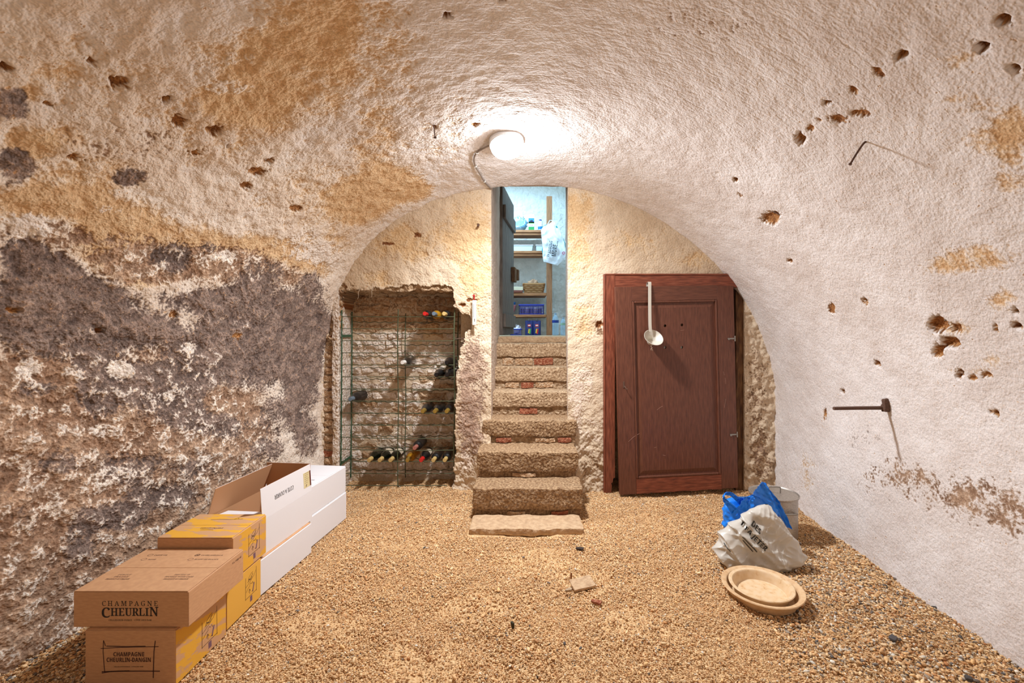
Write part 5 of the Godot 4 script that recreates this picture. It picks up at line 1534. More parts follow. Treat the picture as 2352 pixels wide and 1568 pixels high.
# ---------------------------------------------------------------- pot and carrier bags
class Bag:
	var keys: Array          # y, centre x, centre z, half width, half depth
	var fold: FastNoiseLite
	var amp: float
	func ring(y: float) -> Array:
		var k := 0
		while k < keys.size() - 2 and keys[k + 1][0] < y: k += 1
		var a: Array = keys[k]
		var b: Array = keys[k + 1]
		var f := clampf((y - a[0]) / (b[0] - a[0]), 0, 1)
		var o: Array = []
		for i in 5: o.append(lerpf(a[i], b[i], f))
		return o
	func at(ang: float, y: float) -> Vector3:
		var r := ring(y)
		var c := cos(ang)
		var s := sin(ang)
		var p := Vector3(r[1] + r[3] * signf(c) * pow(absf(c), 0.86), y, r[2] + r[4] * signf(s) * pow(absf(s), 0.86))
		# creases run up and across the film
		var q := fold.get_noise_3d((p.x + p.y) * 1.2, (p.y - p.x) * 0.30, p.z * 0.6)
		var q2 := fold.get_noise_3d((p.x * 0.5 + p.y) * 3.1 + 7, (p.y - p.x) * 1.1, p.z * 1.2)
		var q3 := fold.get_noise_3d((p.x - p.y * 0.6) * 3.6 + 17, (p.y + p.x) * 1.0, p.z * 1.4)
		var e := (0.25 - absf(q)) * 1.7 + (0.2 - absf(q2)) * 0.55 + (0.2 - absf(q3)) * 0.40
		var edge := clampf(minf(r[3], r[4]) / 0.05, 0.1, 1.0)
		return p + Vector3(c, 0.25 * s, s) * e * amp * edge
	func front(x: float, y: float) -> Vector3:
		var r := ring(y)
		var t := clampf((x - r[1]) / r[3], -0.98, 0.98)
		var c := signf(t) * pow(absf(t), 1.0 / 0.86)
		var ang := acos(c)
		return at(ang, y)
	func shape(n: int, m: int, y_top: float) -> Shape:
		var rows: Array = []
		for i in m + 1:
			var y: float = lerpf(keys[0][0], y_top, i / float(m))
			var row := PackedVector3Array()
			for j in n + 1: row.append(at(TAU * j / n, y))
			rows.append(row)
		return Shape.new().grid(rows, true, true)

# lettering laid over the front of a bag
func on_bag(bag: Bag, words: String, w: float, h: float, mid: Vector2, turn: float) -> ArrayMesh:
	var t := letters(words, "Droid Sans", true)
	var box := t.get_aabb()
	var arr := t.get_mesh_arrays()
	var vs: PackedVector3Array = arr[Mesh.ARRAY_VERTEX]
	var s := Shape.new()
	var c := box.get_center()
	for v in vs:
		var q := Vector2((v.x - c.x) * w / box.size.x, (v.y - c.y) * h / box.size.y).rotated(turn) + mid
		s.v.append(bag.front(q.x, q.y) + Vector3(0, 0.0015, 0.0065 + v.z * 0.03))
		s.n.append(Vector3(0, 0.2, 1).normalized())
		s.uv.append(Vector2.ZERO)
	s.ix = arr[Mesh.ARRAY_INDEX]
	if s.ix.is_empty(): s.ix = PackedInt32Array(range(vs.size()))
	return s.mesh()

func build_pot_and_bags():
	var pot := thing("stock_pot", "tall aluminium stock pot with lid beside the right wall", "pot", Vector3(1.622, -0.012, -2.965))
	pot.scale = Vector3(0.89, 1.0, 0.89)
	put("pot_body", Shape.new().lathe([Vector2(0, 0.002), Vector2(0.148, 0.002), Vector2(0.155, 0.010), Vector2(0.156, 0.252), Vector2(0.159, 0.255), Vector2(0.159, 0.259), Vector2(0.152, 0.259), Vector2(0.150, 0.02), Vector2(0, 0.015)], 56), M.alu, pot)
	put("lid", Shape.new().lathe([Vector2(0.152, 0.250), Vector2(0.166, 0.258), Vector2(0.167, 0.266), Vector2(0.163, 0.268), Vector2(0.156, 0.262), Vector2(0.10, 0.266), Vector2(0, 0.270)], 56), M.alu, pot)
	put("lid_handle", Shape.new().tube(curve3([Vector3(-0.042, 0.266, 0.01), Vector3(-0.042, 0.298, 0.011), Vector3(-0.030, 0.306, 0.012), Vector3(0.030, 0.306, 0.014), Vector3(0.042, 0.298, 0.015), Vector3(0.042, 0.268, 0.015)], 5), 0.0042, 8), M.steel, pot)
	for sgn in [1.0, -1.0]:
		var g := Shape.new()
		var ang0 := 1.42 if sgn > 0 else 1.42 + PI
		var arc: Array = []
		for k in 7:
			var an := ang0 + (k - 3) * 0.13
			var rr := 0.186 if k > 0 and k < 6 else 0.158
			arc.append(Vector3(cos(an) * rr, 0.186 if k > 0 and k < 6 else 0.172, sin(an) * rr))
		g.tube(curve3(arc, 4), 0.0058, 8)
		put("side_handle", g, M.steel, pot)
		var pl := Shape.new()
		pl.box(Vector3(0.06, 0.026, 0.006), Vector3(0, 0, 0), 0.002, Transform3D(Basis(Vector3.UP, PI / 2 - ang0), Vector3(cos(ang0) * 0.158, 0.172, sin(ang0) * 0.158)))
		put("handle_plate", pl, M.alu, pot)
	# white carrier bag
	var w := Bag.new()
	w.fold = fnl(711, 5.0, 1)
	w.amp = 0.026
	w.keys = [[-0.014, 1.300, -2.545, 0.200, 0.068], [0.02, 1.316, -2.545, 0.240, 0.084], [0.05, 1.316, -2.547, 0.251, 0.088], [0.107, 1.300, -2.552, 0.233, 0.088], [0.155, 1.293, -2.556, 0.204, 0.082], [0.206, 1.302, -2.562, 0.160, 0.068], [0.258, 1.325, -2.570, 0.105, 0.048], [0.29, 1.345, -2.575, 0.072, 0.032], [0.312, 1.362, -2.580, 0.038, 0.018], [0.322, 1.372, -2.582, 0.010, 0.006]]
	var film := plain(Color(0.80, 0.775, 0.73), 0.28)
	film.clearcoat_enabled = true
	film.clearcoat = 0.5
	film.clearcoat_roughness = 0.15
	var wb := thing("carrier_bag", "crumpled white plastic carrier bag with black print leaning on the blue bag", "bag")
	put("film", w.shape(200, 110, 0.322), film, wb)
	var black := plain(Color(0.06, 0.055, 0.05), 0.5)
	put("lettering", on_bag(w, "T FA JETER", 0.168, 0.030, Vector2(1.250, 0.178), -0.80), black, wb)
	put("lettering", on_bag(w, "DES", 0.060, 0.028, Vector2(1.280, 0.222), -0.80), black, wb)
	var small := Shape.new()
	for q in [[1.226, 0.142, 0.10], [1.214, 0.134, 0.075], [1.104, 0.115, 0.048]]:
		var left := PackedVector3Array()
		var right := PackedVector3Array()
		for k in 11:
			var c: Vector2 = Vector2(q[0], q[1]) + Vector2(0.70, -0.71) * (k / 10.0 - 0.5) * q[2]
			left.append(w.front(c.x + 0.0018, c.y + 0.0016) + Vector3(0, 0, 0.0056))
			right.append(w.front(c.x - 0.0018, c.y - 0.0016) + Vector3(0, 0, 0.0036))
		small.grid([right, left])
	put("small_print", small, plain(Color(0.25, 0.24, 0.23), 0.5), wb)
	# blue bag
	var u := Bag.new()
	u.fold = fnl(715, 6.5, 2)
	u.amp = 0.018
	u.keys = [[-0.012, 1.395, -2.742, 0.155, 0.066], [0.03, 1.392, -2.742, 0.180, 0.074], [0.10, 1.385, -2.742, 0.186, 0.076], [0.18, 1.372, -2.744, 0.178, 0.072], [0.24, 1.362, -2.746, 0.162, 0.062], [0.285, 1.360, -2.748, 0.138, 0.040], [0.302, 1.366, -2.75, 0.11, 0.012]]
	var blue := plain(Color(0.03, 0.55, 1.0), 0.3)
	blue.clearcoat_enabled = true
	blue.clearcoat = 0.5
	blue.backlight_enabled = true
	blue.backlight = Color(0.35, 0.5, 0.6)
	var ub := thing("carrier_bag", "bright blue plastic carrier bag squeezed between white bag and pot", "bag")
	put("film", u.shape(96, 56, 0.302), blue, ub)
	var ribbon := func(mid: Array, wide: Array, axis: Vector3) -> Shape:
		var p := curve3(mid, 6)
		var ww := curve3(wide.map(func(x): return Vector3(x, 0, 0)), 6)
		var rows: Array = []
		var nz := fnl(718, 16.0, 2)
		for i in p.size():
			var row := PackedVector3Array()
			for j in 9:
				var f := j / 8.0 * 2 - 1
				var q: Vector3 = p[i] + axis * f * ww[i].x
				q.z += 0.012 * nz.get_noise_2d(f * 1.6, i * 0.05) + 0.010 * (f * f - 0.5)
				row.append(q)
			rows.append(row)
		return Shape.new().grid(rows).grid(rows.map(func(r): return PackedVector3Array(Array(r).map(func(v): return v + Vector3(0, 0, -0.0012)))), false, true)
	put("handle", ribbon.call([Vector3(1.40, 0.20, -2.690), Vector3(1.405, 0.295, -2.700), Vector3(1.420, 0.350, -2.712), Vector3(1.430, 0.400, -2.722)], [0.10, 0.075, 0.048, 0.012], Vector3(1, -0.25, 0).normalized()), blue, ub)
	put("handle", ribbon.call([Vector3(1.425, 0.390, -2.728), Vector3(1.470, 0.330, -2.726), Vector3(1.515, 0.250, -2.720), Vector3(1.572, 0.135, -2.700)], [0.008, 0.030, 0.032, 0.016], Vector3(0.6, -0.2, 0).normalized()), blue, ub)
	put("handle", ribbon.call([Vector3(1.250, 0.225, -2.680), Vector3(1.200, 0.285, -2.685), Vector3(1.176, 0.315, -2.690), Vector3(1.188, 0.342, -2.695), Vector3(1.222, 0.340, -2.700), Vector3(1.258, 0.312, -2.705), Vector3(1.300, 0.285, -2.710)], [0.030, 0.016, 0.012, 0.011, 0.012, 0.014, 0.026], Vector3(0.5, 0.85, 0).normalized()), blue, ub)
	put("handle", ribbon.call([Vector3(1.28, 0.235, -2.680), Vector3(1.315, 0.292, -2.69), Vector3(1.335, 0.325, -2.70), Vector3(1.385, 0.300, -2.708)], [0.060, 0.042, 0.030, 0.036], Vector3(1, 0.1, 0).normalized()), blue, ub)

func build_dishes():
	var clay := tri(noise_tex(721, 0.03, 4, [Color(0.78, 0.60, 0.42), Color(0.85, 0.71, 0.54), Color(0.88, 0.76, 0.60)]), null, Vector3(4, 4, 4), 0, 0.6, Color.WHITE, false)
	var o := put("plant_saucer", Shape.new().lathe([Vector2(0, 0.0), Vector2(0.142, 0.0), Vector2(0.150, 0.004), Vector2(0.170, 0.044), Vector2(0.184, 0.052), Vector2(0.1865, 0.056), Vector2(0.184, 0.0595), Vector2(0.166, 0.056), Vector2(0.158, 0.050), Vector2(0.142, 0.012), Vector2(0.136, 0.008), Vector2(0, 0.008)], 72), clay, self, at(1.172, -0.008, -2.245, Basis(Vector3.RIGHT, 0.02)))
	tag(o, "larger beige plastic saucer lying on the gravel before the bags", "saucer")
	var clay2 := tri(noise_tex(722, 0.02, 5, [Color(0.76, 0.56, 0.36), Color(0.86, 0.73, 0.56), Color(0.88, 0.76, 0.60), Color(0.89, 0.78, 0.64), Color(0.89, 0.78, 0.64)]), null, Vector3(5, 5, 5), 0, 0.55, Color.WHITE, false)
	var i := put("plant_saucer", Shape.new().lathe([Vector2(0, 0.0), Vector2(0.112, 0.0), Vector2(0.120, 0.004), Vector2(0.134, 0.042), Vector2(0.146, 0.047), Vector2(0.1485, 0.051), Vector2(0.146, 0.054), Vector2(0.132, 0.052), Vector2(0.126, 0.046), Vector2(0.114, 0.011), Vector2(0.108, 0.007), Vector2(0, 0.0075)], 72), clay2, self, at(1.170, 0.0015, -2.252, Basis(Vector3.RIGHT, 0.03)))
	tag(i, "smaller beige saucer with rusty stains nested inside the larger one", "saucer")

# ---------------------------------------------------------------- pantry shelves and stores
func crate(label: String, category: String, p: Vector3, size: Vector3, mat, pitch := 0.022) -> Node3D:
	var t := thing("basket", label, category, p)
	var s := Shape.new()
	var th := 0.004
	for z in [size.z / 2, -size.z / 2]:
		var n := int(size.x / pitch)
		for k in n + 1: s.box(Vector3(th, size.y, th), Vector3(-size.x / 2 + size.x * k / n, size.y / 2, z))
		for k in 4: s.box(Vector3(size.x, th, th), Vector3(0, size.y * (k + 0.5) / 4.0, z))
	put("mesh_wall", s, mat, t)
	var e := Shape.new()
	for x in [size.x / 2, -size.x / 2]:
		var n := int(size.z / pitch)
		for k in n + 1: e.box(Vector3(th, size.y, th), Vector3(x, size.y / 2, -size.z / 2 + size.z * k / n))
		for k in 4: e.box(Vector3(th, th, size.z), Vector3(x, size.y * (k + 0.5) / 4.0, 0))
	put("mesh_wall", e, mat, t)
	put("rim", Shape.new().box(Vector3(size.x + 0.014, 0.014, 0.012), Vector3(0, size.y, size.z / 2), 0.003).box(Vector3(size.x + 0.014, 0.014, 0.012), Vector3(0, size.y, -size.z / 2), 0.003).box(Vector3(0.012, 0.014, size.z), Vector3(size.x / 2, size.y, 0), 0.003).box(Vector3(0.012, 0.014, size.z), Vector3(-size.x / 2, size.y, 0), 0.003), mat, t)
	put("bottom", Shape.new().box(Vector3(size.x, 0.006, size.z), Vector3(0, 0.003, 0)), mat, t)
	return t

func lumpy(rx: float, ry: float, rz: float, seed_: int, amp: float, n := 28, m := 18) -> Shape:
	var nz := fnl(seed_, 2.2, 3)
	var rows: Array = []
	for i in m + 1:
		var t := -PI / 2 + PI * i / m
		var row := PackedVector3Array()
		for j in n + 1:
			var a := TAU * j / n
			var p := Vector3(cos(t) * cos(a), sin(t), cos(t) * sin(a))
			var q := 1.0 + amp * (0.35 - absf(nz.get_noise_3dv(p * 1.6)) * 2.0)
			row.append(Vector3(p.x * rx, p.y * ry + ry, p.z * rz) * q)
		rows.append(row)
	return Shape.new().grid(rows, true, true)

func build_pantry_things():
	var D := 6.35
	var unit := thing("shelf_unit", "pine shelves with a tall front post against the pantry wall", "shelf", Vector3(0, 1.252, 0))
	put("post", Shape.new().box(Vector3(0.078, 1.94, 0.07), Vector3(0.345, 0.97, -6.375), 0.004), M.post_wood, unit)
	for q in [[2.728, 0.034], [2.436, 0.034], [1.847, 0.040], [1.543, 0.036]]:
		var y: float = q[0] - 1.252
		put("shelf_board", Shape.new().box(Vector3(1.36, q[1], 0.44), Vector3(-0.375, y - q[1] / 2, -6.585), 0.004), M.shelf_wood, unit)
		if q[0] > 2.0:
			put("shelf_rail", Shape.new().box(Vector3(1.36, 0.036, 0.03), Vector3(-0.375, y - q[1] - 0.018, -6.395), 0.004), M.shelf_wood, unit)
	# top shelf
	var water := plain(Color(0.62, 0.82, 0.95, 0.30), 0.12)
	water.transparency = BaseMaterial3D.TRANSPARENCY_ALPHA
	var film := plain(Color(0.50, 0.74, 0.92), 0.3)
	var clear := plain(Color(0.85, 0.92, 0.96, 0.25), 0.1)
	clear.transparency = BaseMaterial3D.TRANSPARENCY_ALPHA
	var white := plain(Color(0.90, 0.91, 0.92), 0.4)
	var deep := plain(Color(0.07, 0.20, 0.55), 0.4)
	var pack := thing("plastic_bag", "crumpled pale blue plastic bag on the top pantry shelf", "bag", Vector3(-0.075, 2.729, -6.47))
	put("film", lumpy(0.115, 0.095, 0.09, 731, 0.5), plain(Color(0.62, 0.80, 0.93), 0.3), pack)
	put("knot", lumpy(0.045, 0.06, 0.04, 732, 0.7, 18, 12), film, pack, at(0.055, 0.03, 0.075))
	var milk := thing("milk_carton", "tall milk carton with green and blue print on the top pantry shelf", "carton", Vector3(0.095, 2.729, -6.43))
	put("body", Shape.new().box(Vector3(0.078, 0.175, 0.078), Vector3(0, 0.0875, 0), 0.003), white, milk)
	put("gable_top", Shape.new().grid([PackedVector3Array([Vector3(-0.039, 0.174, 0.039), Vector3(0.039, 0.174, 0.039)]), PackedVector3Array([Vector3(-0.039, 0.214, 0.002), Vector3(0.039, 0.214, 0.002)])]).grid([PackedVector3Array([Vector3(0.039, 0.174, -0.039), Vector3(-0.039, 0.174, -0.039)]), PackedVector3Array([Vector3(0.039, 0.214, -0.002), Vector3(-0.039, 0.214, -0.002)])]).grid([PackedVector3Array([Vector3(0.039, 0.174, 0.039), Vector3(0.039, 0.174, -0.039)]), PackedVector3Array([Vector3(0.037, 0.214, 0.002), Vector3(0.037, 0.214, -0.002)])]).grid([PackedVector3Array([Vector3(-0.039, 0.174, -0.039), Vector3(-0.039, 0.174, 0.039)]), PackedVector3Array([Vector3(-0.037, 0.214, -0.002), Vector3(-0.037, 0.214, 0.002)])]).box(Vector3(0.078, 0.022, 0.005), Vector3(0, 0.222, 0)), white, milk)
	for q in [[0.135, 0.068, Color(0.16, 0.45, 0.78)], [0.105, 0.030, Color(0.36, 0.55, 0.25)], [0.026, 0.046, Color(0.12, 0.50, 0.24)]]:
		put("print", Shape.new().box(Vector3(0.0785, q[1], 0.0785), Vector3(0, q[0], 0)), plain(q[2], 0.45), milk)
	put("print", strokes([[2.2, Vector2(-0.018, 0.128), Vector2(0.008, 0.134), Vector2(0.020, 0.128)], [Vector2(-0.014, 0.128), Vector2(-0.014, 0.112)], [Vector2(0.010, 0.130), Vector2(0.010, 0.113)]], 0.008, at(0, 0, 0.0399)), plain(Color(0.12, 0.10, 0.09), 0.5), milk)
	put("print", strokes([[Vector2(-0.024, 0.062), Vector2(-0.010, 0.076), Vector2(-0.002, 0.060), Vector2(0.010, 0.076), Vector2(0.022, 0.062)]], 0.007, at(0, 0, 0.0399)), deep, milk)
	var mb := thing("milk_bottle", "small white milk bottle with blue cap beside the shelf post", "bottle", Vector3(0.222, 2.729, -6.43))
	put("body", Shape.new().lathe([Vector2(0, 0), Vector2(0.030, 0), Vector2(0.033, 0.005), Vector2(0.033, 0.085), Vector2(0.028, 0.11), Vector2(0.018, 0.135), Vector2(0.015, 0.142), Vector2(0, 0.142)], 24), white, mb)
	put("label_band", Shape.new().lathe([Vector2(0.0335, 0.012), Vector2(0.0338, 0.055)], 24), plain(Color(0.10, 0.42, 0.78), 0.4), mb)
	put("cap", Shape.new().lathe([Vector2(0.0175, 0.138), Vector2(0.0175, 0.156), Vector2(0, 0.157)], 18), deep, mb)
	# second shelf
	for q in [[-0.025, 0.28, "long clear plastic food box on the second pantry shelf"], [0.225, 0.13, "short clear plastic food box next to the shelf post"]]:
		var t := thing("food_box", q[2], "box", Vector3(q[0], 2.437, -6.46), 0, "food boxes")
		var s := Shape.new()
		for k in 4:
			var a := [Vector3(-1, 0, 1), Vector3(1, 0, 1), Vector3(1, 0, -1), Vector3(-1, 0, -1)]
			var lo := Vector3(q[1] * 0.45, 0, 0.07)
			var hi := Vector3(q[1] * 0.5, 0, 0.08)
			s.grid([PackedVector3Array([a[k] * lo, a[(k + 1) % 4] * lo]), PackedVector3Array([a[k] * hi + Vector3(0, 0.075, 0), a[(k + 1) % 4] * hi + Vector3(0, 0.075, 0)])])
		s.box(Vector3(q[1] * 0.9, 0.004, 0.14), Vector3(0, 0.002, 0))
		put("tub", s, plain(Color(0.78, 0.84, 0.87), 0.35), t)
		put("lid", Shape.new().box(Vector3(q[1] + 0.014, 0.010, 0.172), Vector3(0, 0.079, 0), 0.003), plain(Color(0.88, 0.91, 0.93), 0.35), t)
	# third shelf
	var wick := tri(noise_tex(741, 0.06, 3, [Color(0.42, 0.27, 0.14), Color(0.62, 0.43, 0.25), Color(0.74, 0.55, 0.35)]), null, Vector3(10, 10, 10), 0, 0.8, Color.WHITE, false)
	var bk := thing("wicker_basket", "small woven chip basket holding paper on the third pantry shelf", "basket", Vector3(0.130, 1.848, -6.46))
	var sl := Shape.new()
	for k in 5:
		var f := k / 4.0
		var y := 0.012 + 0.105 * f
		var hx := 0.125 + 0.022 * f
		var hz := 0.085 + 0.014 * f
		var pts: Array = []
		for j in 29:
			var a := TAU * j / 28.0
			var wv := 0.003 * (1 if (j + k) % 2 else -1)
			pts.append(Vector3(clampf(cos(a) * 1.35, -1, 1) * (hx + wv), y, clampf(sin(a) * 1.35, -1, 1) * (hz + wv)))
		sl.tube(PackedVector3Array(pts), 0.013, 5)
	sl.box(Vector3(0.24, 0.006, 0.16), Vector3(0, 0.003, 0))
	put("weave", sl, wick, bk)
	put("rim", Shape.new().box(Vector3(0.305, 0.014, 0.012), Vector3(0, 0.128, 0.10), 0.003).box(Vector3(0.305, 0.014, 0.012), Vector3(0, 0.128, -0.10), 0.003).box(Vector3(0.012, 0.014, 0.20), Vector3(0.15, 0.128, 0), 0.003).box(Vector3(0.012, 0.014, 0.20), Vector3(-0.15, 0.128, 0), 0.003), wick, bk)
	var pp := put("crumpled_paper", lumpy(0.075, 0.065, 0.06, 745, 0.6, 20, 12), plain(Color(0.66, 0.50, 0.38), 0.85), self, at(0.120, 1.905, -6.46))
	tag(pp, "crumpled brown paper bag sticking out of the woven basket", "paper bag")
	var tr := put("flat_box", Shape.new().box(Vector3(0.26, 0.05, 0.18), Vector3.ZERO, 0.004), plain(Color(0.80, 0.74, 0.62), 0.7), self, at(-0.150, 1.911, -6.49, Basis(Vector3.BACK, -0.02)))
	tag(tr, "cream flat box lying on the brown folder of the third pantry shelf", "box")
	var bo := put("folder", Shape.new().box(Vector3(0.26, 0.036, 0.17), Vector3.ZERO, 0.006), plain(Color(0.42, 0.20, 0.13), 0.6), self, at(-0.158, 1.866, -6.44))
	tag(bo, "thin red-brown folder at the bottom of the third pantry shelf pile", "folder")
	# fourth shelf
	var bc := plain(Color(0.05, 0.18, 0.62), 0.35)
	crate("blue plastic mesh crate filled with jars on the fourth pantry shelf", "crate", Vector3(0.095, 1.544, -6.47), Vector3(0.345, 0.135, 0.20), bc)
	for k in 5:
		var j := thing("jar", ["first jar from the left inside the blue mesh crate", "second jar from the left inside the blue mesh crate", "middle jar of five inside the blue mesh crate", "fourth jar from the left inside the blue mesh crate", "last jar on the right inside the blue mesh crate"][k], "jar", Vector3(-0.025 + 0.06 * k, 1.5505, -6.47 + (0.03 if k % 2 else -0.02)), 0, "jars in the blue crate")
		put("glass", Shape.new().lathe([Vector2(0, 0), Vector2(0.024, 0), Vector2(0.027, 0.004), Vector2(0.027, 0.07), Vector2(0.022, 0.082), Vector2(0, 0.082)], 18), plain(Color(0.46, 0.36, 0.36), 0.25), j)
		put("lid", Shape.new().lathe([Vector2(0.0245, 0.080), Vector2(0.0245, 0.094), Vector2(0, 0.095)], 18), plain(Color(0.75, 0.70, 0.70), 0.4), j)
	var bowl := [Vector2(0, 0), Vector2(0.05, 0), Vector2(0.06, 0.008), Vector2(0.088, 0.06), Vector2(0.108, 0.125), Vector2(0.116, 0.129), Vector2(0.115, 0.133), Vector2(0.104, 0.130), Vector2(0.084, 0.06), Vector2(0.055, 0.012), Vector2(0, 0.006)]
	var p1 := put("bowl", Shape.new().lathe(bowl, 36), plain(Color(0.80, 0.52, 0.54), 0.4), self, at(-0.225, 1.544, -6.45))
	tag(p1, "pink plastic bowl on the fourth pantry shelf, behind the plank door", "bowl")
	var p2 := put("bowl", Shape.new().lathe(bowl, 36), plain(Color(0.20, 0.45, 0.72), 0.4), self, at(-0.235, 1.585, -6.46))
	tag(p2, "blue plastic bowl stacked inside the pink bowl", "bowl")
	# on the pantry floor
	crate("small blue mesh basket holding a white bag on the pantry floor", "basket", Vector3(-0.12, 1.253, -6.44), Vector3(0.16, 0.085, 0.14), bc, 0.018)
	var wbg := put("plastic_bag", lumpy(0.075, 0.06, 0.06, 751, 0.5, 22, 14), plain(Color(0.90, 0.87, 0.90), 0.4), self, at(-0.125, 1.275, -6.44))
	tag(wbg, "white plastic bag bulging out of the small blue basket", "bag")
	for q in [[0.062, 0.10, "dark blue detergent pack with green print, left of the pair", Color(0.30, 0.62, 0.30)], [0.170, -0.06, "dark blue detergent pack with red oval, right of the pair", Color(0.75, 0.12, 0.14)]]:
		var t := thing("detergent_pack", q[2], "detergent", Vector3(q[0], 1.253, -6.30), q[1], "detergent packs")
		var rows: Array = []
		for i in 9:
			var f := i / 8.0
			var row := PackedVector3Array()
			for j in 25:
				var a := TAU * j / 24.0
				row.append(Vector3(0.054 * signf(cos(a)) * pow(absf(cos(a)), 0.5), 0.205 * f, lerpf(0.034, 0.004, f * f) * signf(sin(a)) * pow(absf(sin(a)), 0.7)))
			rows.append(row)
		put("pouch", Shape.new().grid(rows, true, true), plain(Color(0.06, 0.12, 0.36), 0.35), t)
		put("print", strokes([[6.0, Vector2(-0.022, 0.135), Vector2(0.022, 0.137)]], 0.006, Transform3D(Basis(Vector3.RIGHT, -0.10), Vector3(0, 0, 0.0375))), plain(Color(0.72, 0.14, 0.14), 0.4), t)
		put("print", strokes([[3.2, Vector2(-0.016, 0.137), Vector2(0.016, 0.138)]], 0.004, Transform3D(Basis(Vector3.RIGHT, -0.10), Vector3(0, 0, 0.038))), plain(Color(0.90, 0.88, 0.85), 0.4), t)
		put("print", strokes([[4.0, Vector2(0.004, 0.02), Vector2(0.012, 0.075)], [3.0, Vector2(0.014, 0.078), Vector2(0.018, 0.092)]], 0.005, Transform3D(Basis(Vector3.RIGHT, -0.06), Vector3(0, 0, 0.0375))), plain(q[3], 0.4), t)
		put("print", strokes([[4.0, Vector2(-0.012, 0.03), Vector2(-0.002, 0.09)]], 0.004, Transform3D(Basis(Vector3.RIGHT, -0.06), Vector3(0, 0, 0.0375))), plain(Color(0.85, 0.72, 0.16), 0.4), t)
		put("spout", Shape.new().lathe([Vector2(0.013, 0.198), Vector2(0.013, 0.222), Vector2(0.009, 0.226), Vector2(0, 0.226)], 16), plain(Color(0.30, 0.28, 0.30), 0.4), t)
	for q in [[0.408, -6.02, 1.0, "large ribbed water bottle with blue band on the pantry floor"], [0.500, -5.90, 0.80, "smaller clear water bottle in front, by the pantry's right wall"]]:
		var t := thing("water_bottle", q[3], "bottle", Vector3(q[0], 1.253, q[1]), 0, "water bottles")
		var pf := [Vector2(0, 0.004), Vector2(0.036, 0.0), Vector2(0.043, 0.010)]
		for k in 9: pf.append_array([Vector2(0.044, 0.018 + 0.016 * k), Vector2(0.0415, 0.026 + 0.016 * k)])
		pf.append_array([Vector2(0.044, 0.165), Vector2(0.044, 0.205), Vector2(0.036, 0.235), Vector2(0.020, 0.262), Vector2(0.013, 0.272), Vector2(0.013, 0.285)])
		put("bottle_wall", Shape.new().lathe(pf.map(func(v): return v * q[2]), 28, Transform3D(), 1.2), water, t)
		put("label_band", Shape.new().lathe([Vector2(0.0446, 0.168) * q[2], Vector2(0.0446, 0.202) * q[2]], 28), deep if q[2] > 0.9 else plain(Color(0.55, 0.70, 0.62), 0.4), t)
		put("cap", Shape.new().lathe([Vector2(0.0150, 0.276) * q[2], Vector2(0.0150, 0.294) * q[2], Vector2(0, 0.296) * q[2]], 18), plain(Color(0.55, 0.65, 0.75), 0.4), t)
	# carrier bag hung on the post
	var hb := thing("carrier_bag", "white and teal carrier bag hanging on the shelf post", "bag", Vector3(0.105, 0, 0.03))
	var outline := [[2.800, 0.262, 0.03, 0.010], [2.755, 0.235, 0.095, 0.020], [2.70, 0.245, 0.125, 0.032], [2.62, 0.265, 0.140, 0.042], [2.52, 0.290, 0.155, 0.050], [2.40, 0.310, 0.165, 0.048], [2.32, 0.290, 0.150, 0.034], [2.235, 0.250, 0.095, 0.014]]
	var rows: Array = []
	var nz := fnl(761, 4.0, 3)
	for i in 41:
		var f := i / 40.0 * 7.0
		var k := mini(int(f), 6)
		var row := PackedVector3Array()
		var o: Array = []
		for j in 4: o.append(lerpf(outline[k][j], outline[k + 1][j], f - k))
		for j in 49:
			var a := TAU * j / 48.0
			var c := signf(cos(a)) * pow(absf(cos(a)), 0.8)
			var s := signf(sin(a)) * pow(absf(sin(a)), 0.9)
			var p := Vector3(o[1] + o[2] * c, o[0] + 0.09 * c * (0.25 if i < 20 else -0.30) * clampf(absf(i - 20) / 20.0, 0, 1), -6.265 + o[3] * s)
			row.append(p + Vector3(0, 0, (0.2 - absf(nz.get_noise_3d(p.x * 1.5, p.y, 0))) * 0.05 * clampf(o[3] / 0.03, 0, 1)))
		rows.append(row)
	put("film", Shape.new().grid(rows, true), plain(Color(0.86, 0.87, 0.90), 0.35), hb)
	var teal := Shape.new()
	teal.poly(PackedVector2Array([Vector2(0.275, 2.79), Vector2(0.335, 2.75), Vector2(0.490, 2.44), Vector2(0.45, 2.42)]), 0.004, at(0, 0, -6.255))
	teal.poly(PackedVector2Array([Vector2(0.125, 2.735), Vector2(0.20, 2.775), Vector2(0.15, 2.69)]), 0.004, at(0, 0, -6.262))
	teal.poly(PackedVector2Array([Vector2(0.165, 2.56), Vector2(0.13, 2.42), Vector2(0.14, 2.36), Vector2(0.20, 2.42)]), 0.004, at(0, 0, -6.262))
	put("gusset", teal, plain(Color(0.05, 0.50, 0.52), 0.35), hb)
	var dark := plain(Color(0.05, 0.05, 0.06), 0.5)
	var tilt := Basis(Vector3.BACK, 1.42)
	print_on(hb, "MORE...", 0.21, 0.062, Vector3(0.305, 2.43, -6.198), tilt, dark, "Droid Sans", true)
	print_on(hb, "ADDING", 0.17, 0.040, Vector3(0.240, 2.45, -6.203), tilt, dark, "Droid Sans", true)
	print_on(hb, "IN", 0.04, 0.030, Vector3(0.212, 2.34, -6.206), tilt, dark, "Droid Sans", true)
	put("logo", strokes([ring2(Vector2.ZERO, 0.016, 0.016)], 0.008, at(0.425, 2.37, -6.205)), plain(Color(0.70, 0.15, 0.35), 0.4), hb)
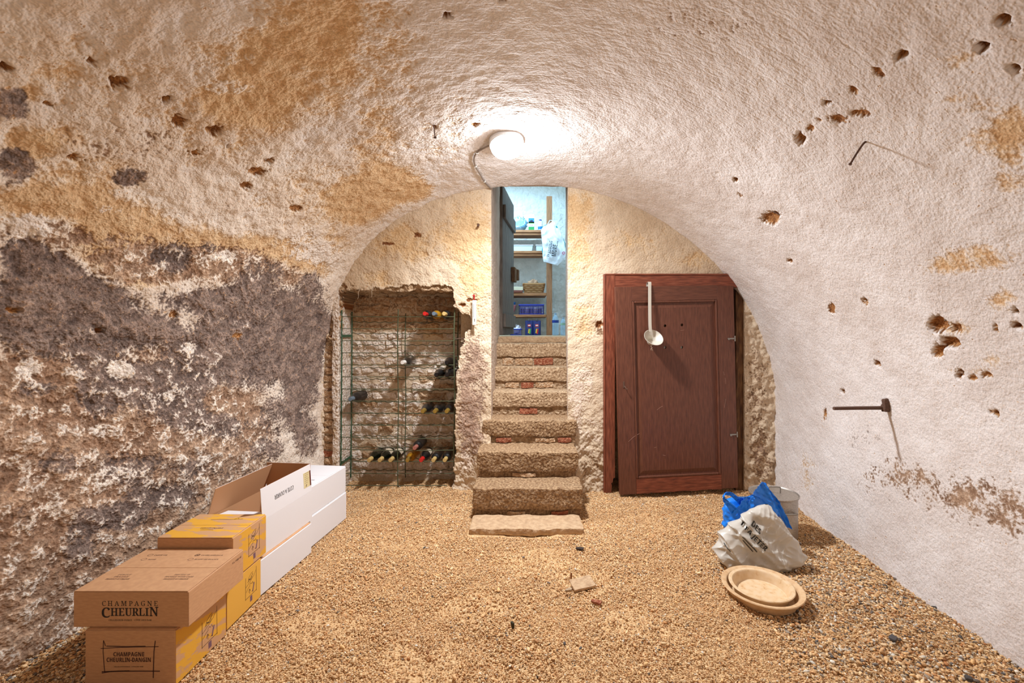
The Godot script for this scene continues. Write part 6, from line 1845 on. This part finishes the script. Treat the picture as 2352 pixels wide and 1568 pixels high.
	put("handle", Shape.new().tube(curve3([Vector3(0.20, 2.75, -6.262), Vector3(0.24, 2.83, -6.30), Vector3(0.255, 2.845, -6.36), Vector3(0.275, 2.83, -6.30), Vector3(0.31, 2.74, -6.26)], 6), 0.006, 6), plain(Color(0.80, 0.84, 0.88), 0.4), hb)

# ---------------------------------------------------------------- small things on the gravel
func build_litter():
	var nz := fnl(801, 25.0, 3)
	var bits := [
		["brick_shard", "red-brown brick shard on the gravel, in front of the stair", "shard", Vector3(0.345, 0.004, -2.185), Vector3(0.055, 0.014, 0.022), -0.6, M.brick],
		["dark_chip", "small dark chip standing in the gravel near the middle foreground", "chip", Vector3(-0.053, 0.010, -2.005), Vector3(0.014, 0.030, 0.020), 0.5, plain(Color(0.22, 0.19, 0.10), 0.8)],
		["flat_stone", "pale flat stone flush with the sand, right of the middle", "stone", Vector3(0.30, -0.004, -2.36), Vector3(0.12, 0.016, 0.09), 0.3, M.tread],
		["grey_stone", "long grey stone beside the pale flat stone", "stone", Vector3(0.222, 0.002, -2.29), Vector3(0.04, 0.016, 0.018), 0.2, M.mortar],
		["wood_splinter", "pale wood splinter sticking up beside the flat stone", "splinter", Vector3(0.245, 0.012, -2.40), Vector3(0.008, 0.045, 0.010), 0.9, M.shelf_wood],
		["dark_leaf", "dark curled leaf on the gravel, below the cupboard door", "leaf", Vector3(0.33, 0.006, -2.72), Vector3(0.05, 0.010, 0.022), -0.5, plain(Color(0.20, 0.14, 0.10), 0.8)],
		["slate_pebble", "largest dark slate pebble near the right wall", "pebble", Vector3(1.56, 0.004, -1.925), Vector3(0.036, 0.018, 0.026), 0.5, plain(Color(0.30, 0.28, 0.28), 0.6)],
		["slate_pebble", "dark grey pebble in the lower right corner of the floor", "pebble", Vector3(1.66, 0.006, -1.70), Vector3(0.026, 0.018, 0.022), 1.1, plain(Color(0.27, 0.25, 0.24), 0.6)],
	]
	for q in bits:
		var o := put(q[0], Shape.new().block(q[4], Vector3.ZERO, nz, 0.004, Vector3i(6, 3, 4), minf(q[4].y * 0.45, 0.007)), q[6], self, at(q[3].x, q[3].y, q[3].z, Basis.from_euler(Vector3(0.1, q[5], 0.08))))
		tag(o, q[1], q[2])
